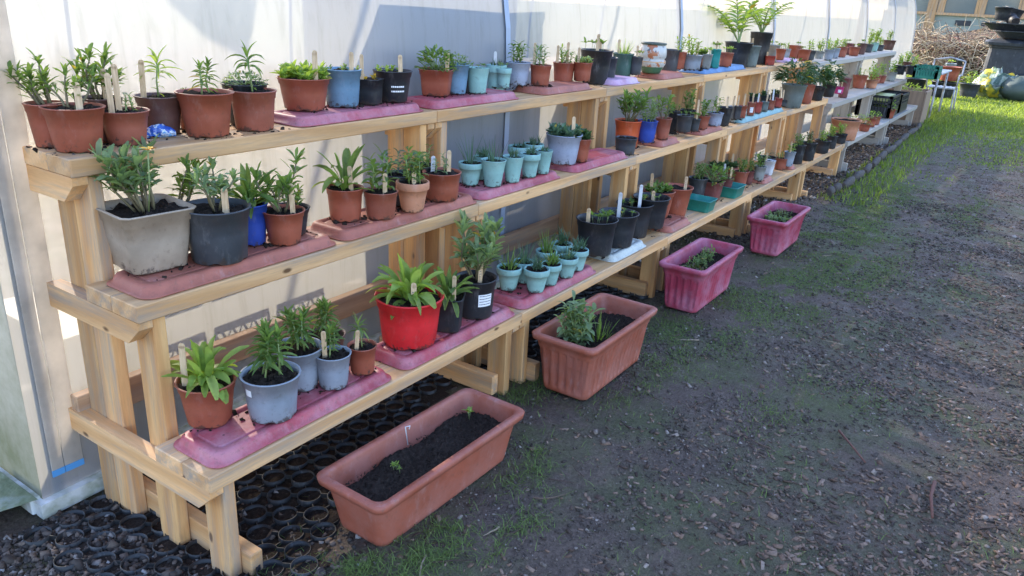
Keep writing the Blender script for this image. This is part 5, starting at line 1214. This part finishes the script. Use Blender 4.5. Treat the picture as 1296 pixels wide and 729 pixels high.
blob('compost_bag', 19.4, 0.95, .0, .33, .36, .52, BAG, 'crumpled yellow, green and white compost bag slumped before the bin stack', 'bag', 2, .7)
blob('green_sack', 19.3, .5, .0, .32, .34, .5, mat('sack_green', lambda t, L: princ(t, (.05, .07, .055), .5)), 'dark green sack leaning against the compost bag', 'sack', 5)
e = tag(empty('black_tub', (19.8, -.15, 0)), 'wide black tub at the right edge beside the bin stack', 'tub'); m = MB(); m.loft([ring(.42, 0, 36), ring(.5, .5, 36), ring(.54, .5, 36), ring(.54, .54, 36), ring(.49, .54, 36), ring(.42, .3, 36)], 0, True, True, True); m.build('tub_body', BINM, e)
o = MB(); o.box(-.5, .5, -.05, .05, 0, .03, 0, .004); o = o.build('plank', WX, None, (20.0, -.1, .56)); o.rotation_euler = (0, 0, R(80)); tag(o, 'pale plank laid across the wide black tub', 'plank')

# brushwood pile: hundreds of thin dry stems
m = MB(); br = random.Random(11)
for i in range(2600):
    y = br.uniform(-4.2, 3.4); x = br.uniform(23.2, 25.2); hmax = 1.5 + .2 * math.sin(y * 2.1) + .35 * math.exp(-((y + .5) / 1.2) ** 2); z = hmax * br.random() ** .55 ; p = Vector((x, y, z * .75)); d = Vector((br.uniform(-.6, .6), br.uniform(-1, 1), br.uniform(-.2, 1))).normalized(); pts = [p]
    for k in range(6): p = p + d * br.uniform(.08, .16); d = (d + Vector((br.uniform(-.3, .3), br.uniform(-.35, .35), -.22))).normalized(); p.z = max(.02, p.z); pts.append(p.copy())
    m.tube(pts, br.uniform(.008, .016), 4, 0, .005, cap=False)
o = m.build('brushwood_pile', island('dry_stem', [(0, (.2, .09, .08)), (.3, (.3, .22, .14)), (.7, (.5, .39, .25)), (1, (.62, .52, .38))])); tag(o, 'tangled pile of dry brown stems and brushwood in front of the shed', 'brushwood')
tag(blob('pile_heart', 24.6, -.3, 0, .5, 3.6, 1.35, mat('pile_dark', lambda t, L: princ(t, ramp(t, noise(t, coords(t), 14, 5), [(.35, (.03, .022, .018)), (.7, (.2, .14, .09))]), .9, bump(t, noise(t, coords(t), 20), 1, .1))), None, None, 8), kind=None); o2 = bpy.data.objects['pile_heart']; o2.parent = o; o2.name = 'dead_leaf_core'
# shed
SW = mat('shed_wall', lambda t, L: princ(t, ramp(t, noise(t, coords(t, 'Object', (1, 1, 12)), 3, 4), [(.3, (.19, .22, .19)), (.7, (.25, .28, .24))]), .6)); SF = wood('shed_frame', 2, (.55, .33, .16), (.4, .22, .10)); SG = mat('shed_glass', lambda t, L: princ(t, (.10, .13, .13), .08, None, .8)); SR = mat('shed_roof', lambda t, L: princ(t, (.12, .10, .09), .8))
e = tag(empty('garden_shed', (30, 0, 0)), 'teal grey shed with orange-brown window frames behind the brushwood', 'shed'); y0, y1 = -5.5, 5.2
m = MB(); m.box(0, 4, y0, y1, 0, 1.65); m.box(.02, 4, y0, y1, 2.95, 3.6); m.box(.5, .6, y0, y1, 1.65, 2.95); m.build('wall', SW, e)
m = MB(); m.add([(-.4, y0 - .3, 3.6), (-.4, y1 + .3, 3.6), (4.4, y1 + .3, 4.6), (4.4, y0 - .3, 4.6), (-.4, y0 - .3, 3.68), (-.4, y1 + .3, 3.68), (4.4, y1 + .3, 4.68), (4.4, y0 - .3, 4.68)], [(0, 3, 2, 1), (4, 5, 6, 7), (0, 1, 5, 4), (1, 2, 6, 5), (2, 3, 7, 6), (3, 0, 4, 7)]); m.build('roof', SR, e)
m = MB(); m.box(-.08, .0, y0, y1, 1.652, 1.73); m.build('window_rail', SF, e)
m = MB(); m.box(-.10, -.0, 3.62, 3.90, 0, 3.6); m.build('corner_board', SF, e)
yy = 3.6
for k in range(7):
    wd_ = 1.15; a, b = yy - wd_, yy
    m = MB(); m.box(-.05, .03, b - .2, b, 1.731, 2.95); m.box(-.05, .03, a, a + .07, 1.731, 2.95); m.box(-.05, .03, a + .071, b - .201, 2.82, 2.95); fr = m.build('window', SF, e)
    m = MB(); m.box(.0, .01, a + .072, b - .202, 1.732, 2.819); m.build('pane', SG, fr); yy -= wd_ + .01
for k in range(2): m = MB(); m.box(-.02, -.002, 2.55 - k * .75, 3.0 - k * .75, 1.36, 1.52); m.build('vent', BINM, e)
# a few bare garden trees far beyond, seen only round the shed
for k, (x, y, h) in enumerate(((44, -12, 7), (48, -4, 8), (46, 9, 7.5), (40, -20, 6.5))):
    e = tag(empty('bare_tree', (x, y, 0)), ('bare tree farthest right beyond the shed', 'tall bare tree straight behind the shed', 'bare tree behind the far end of the tunnel', 'short bare tree at the extreme right')[k], 'tree', 'bare trees beyond the shed')
    m = MB(); m.tube([(0, 0, 0), (.1, .05, h * .25), (0, .1, h * .5)], .18, 8, 0, .1); m.build('trunk', STEM, e); m = MB(); tr_ = random.Random(k)
    def grow(p, d, L_, r_, dpt):
        q = p + d * L_; m.tube([p, p.lerp(q, .5) + Vector((tr_.uniform(-.05, .05),) * 3), q], r_, 5, 0, r_ * .6, cap=False)
        if dpt: 
            for _ in range(3): grow(q, (d + Vector((tr_.uniform(-.8, .8), tr_.uniform(-.8, .8), tr_.uniform(-.1, .5)))).normalized(), L_ * .72, r_ * .6, dpt - 1)
    for _ in range(4): grow(Vector((0, .1, h * .48)), Vector((tr_.uniform(-.7, .7), tr_.uniform(-.7, .7), .9)).normalized(), h * .2, .08, 4)
    m.build('crown', STEM, e)
# consistency check while building
bad = [(e['label'], round(Y - (SH[SHI[s]][1]), 3)) for e, s, X, Y, *_ in POTS if not (.02 < Y - SH[SHI[s]][1] < .235)]
print('POTS', len(POTS), 'off shelf', bad)
ov = []
for i in range(len(POTS)):
    for j in range(i):
        a, b = POTS[i], POTS[j]
        if a[1] == b[1]:
            d = math.hypot(a[2] - b[2], a[3] - b[3]); 
            if d < (a[4] + b[4]) * .78: ov.append((a[10][:40], b[10][:40], round(d, 3), round((a[4] + b[4]), 3)))
print('OVERLAP', len(ov)); [print(' ', q) for q in ov]
print('sizes', [(q[10][:20], round(q[4], 3), round(q[5], 3)) for q in POTS][::6])
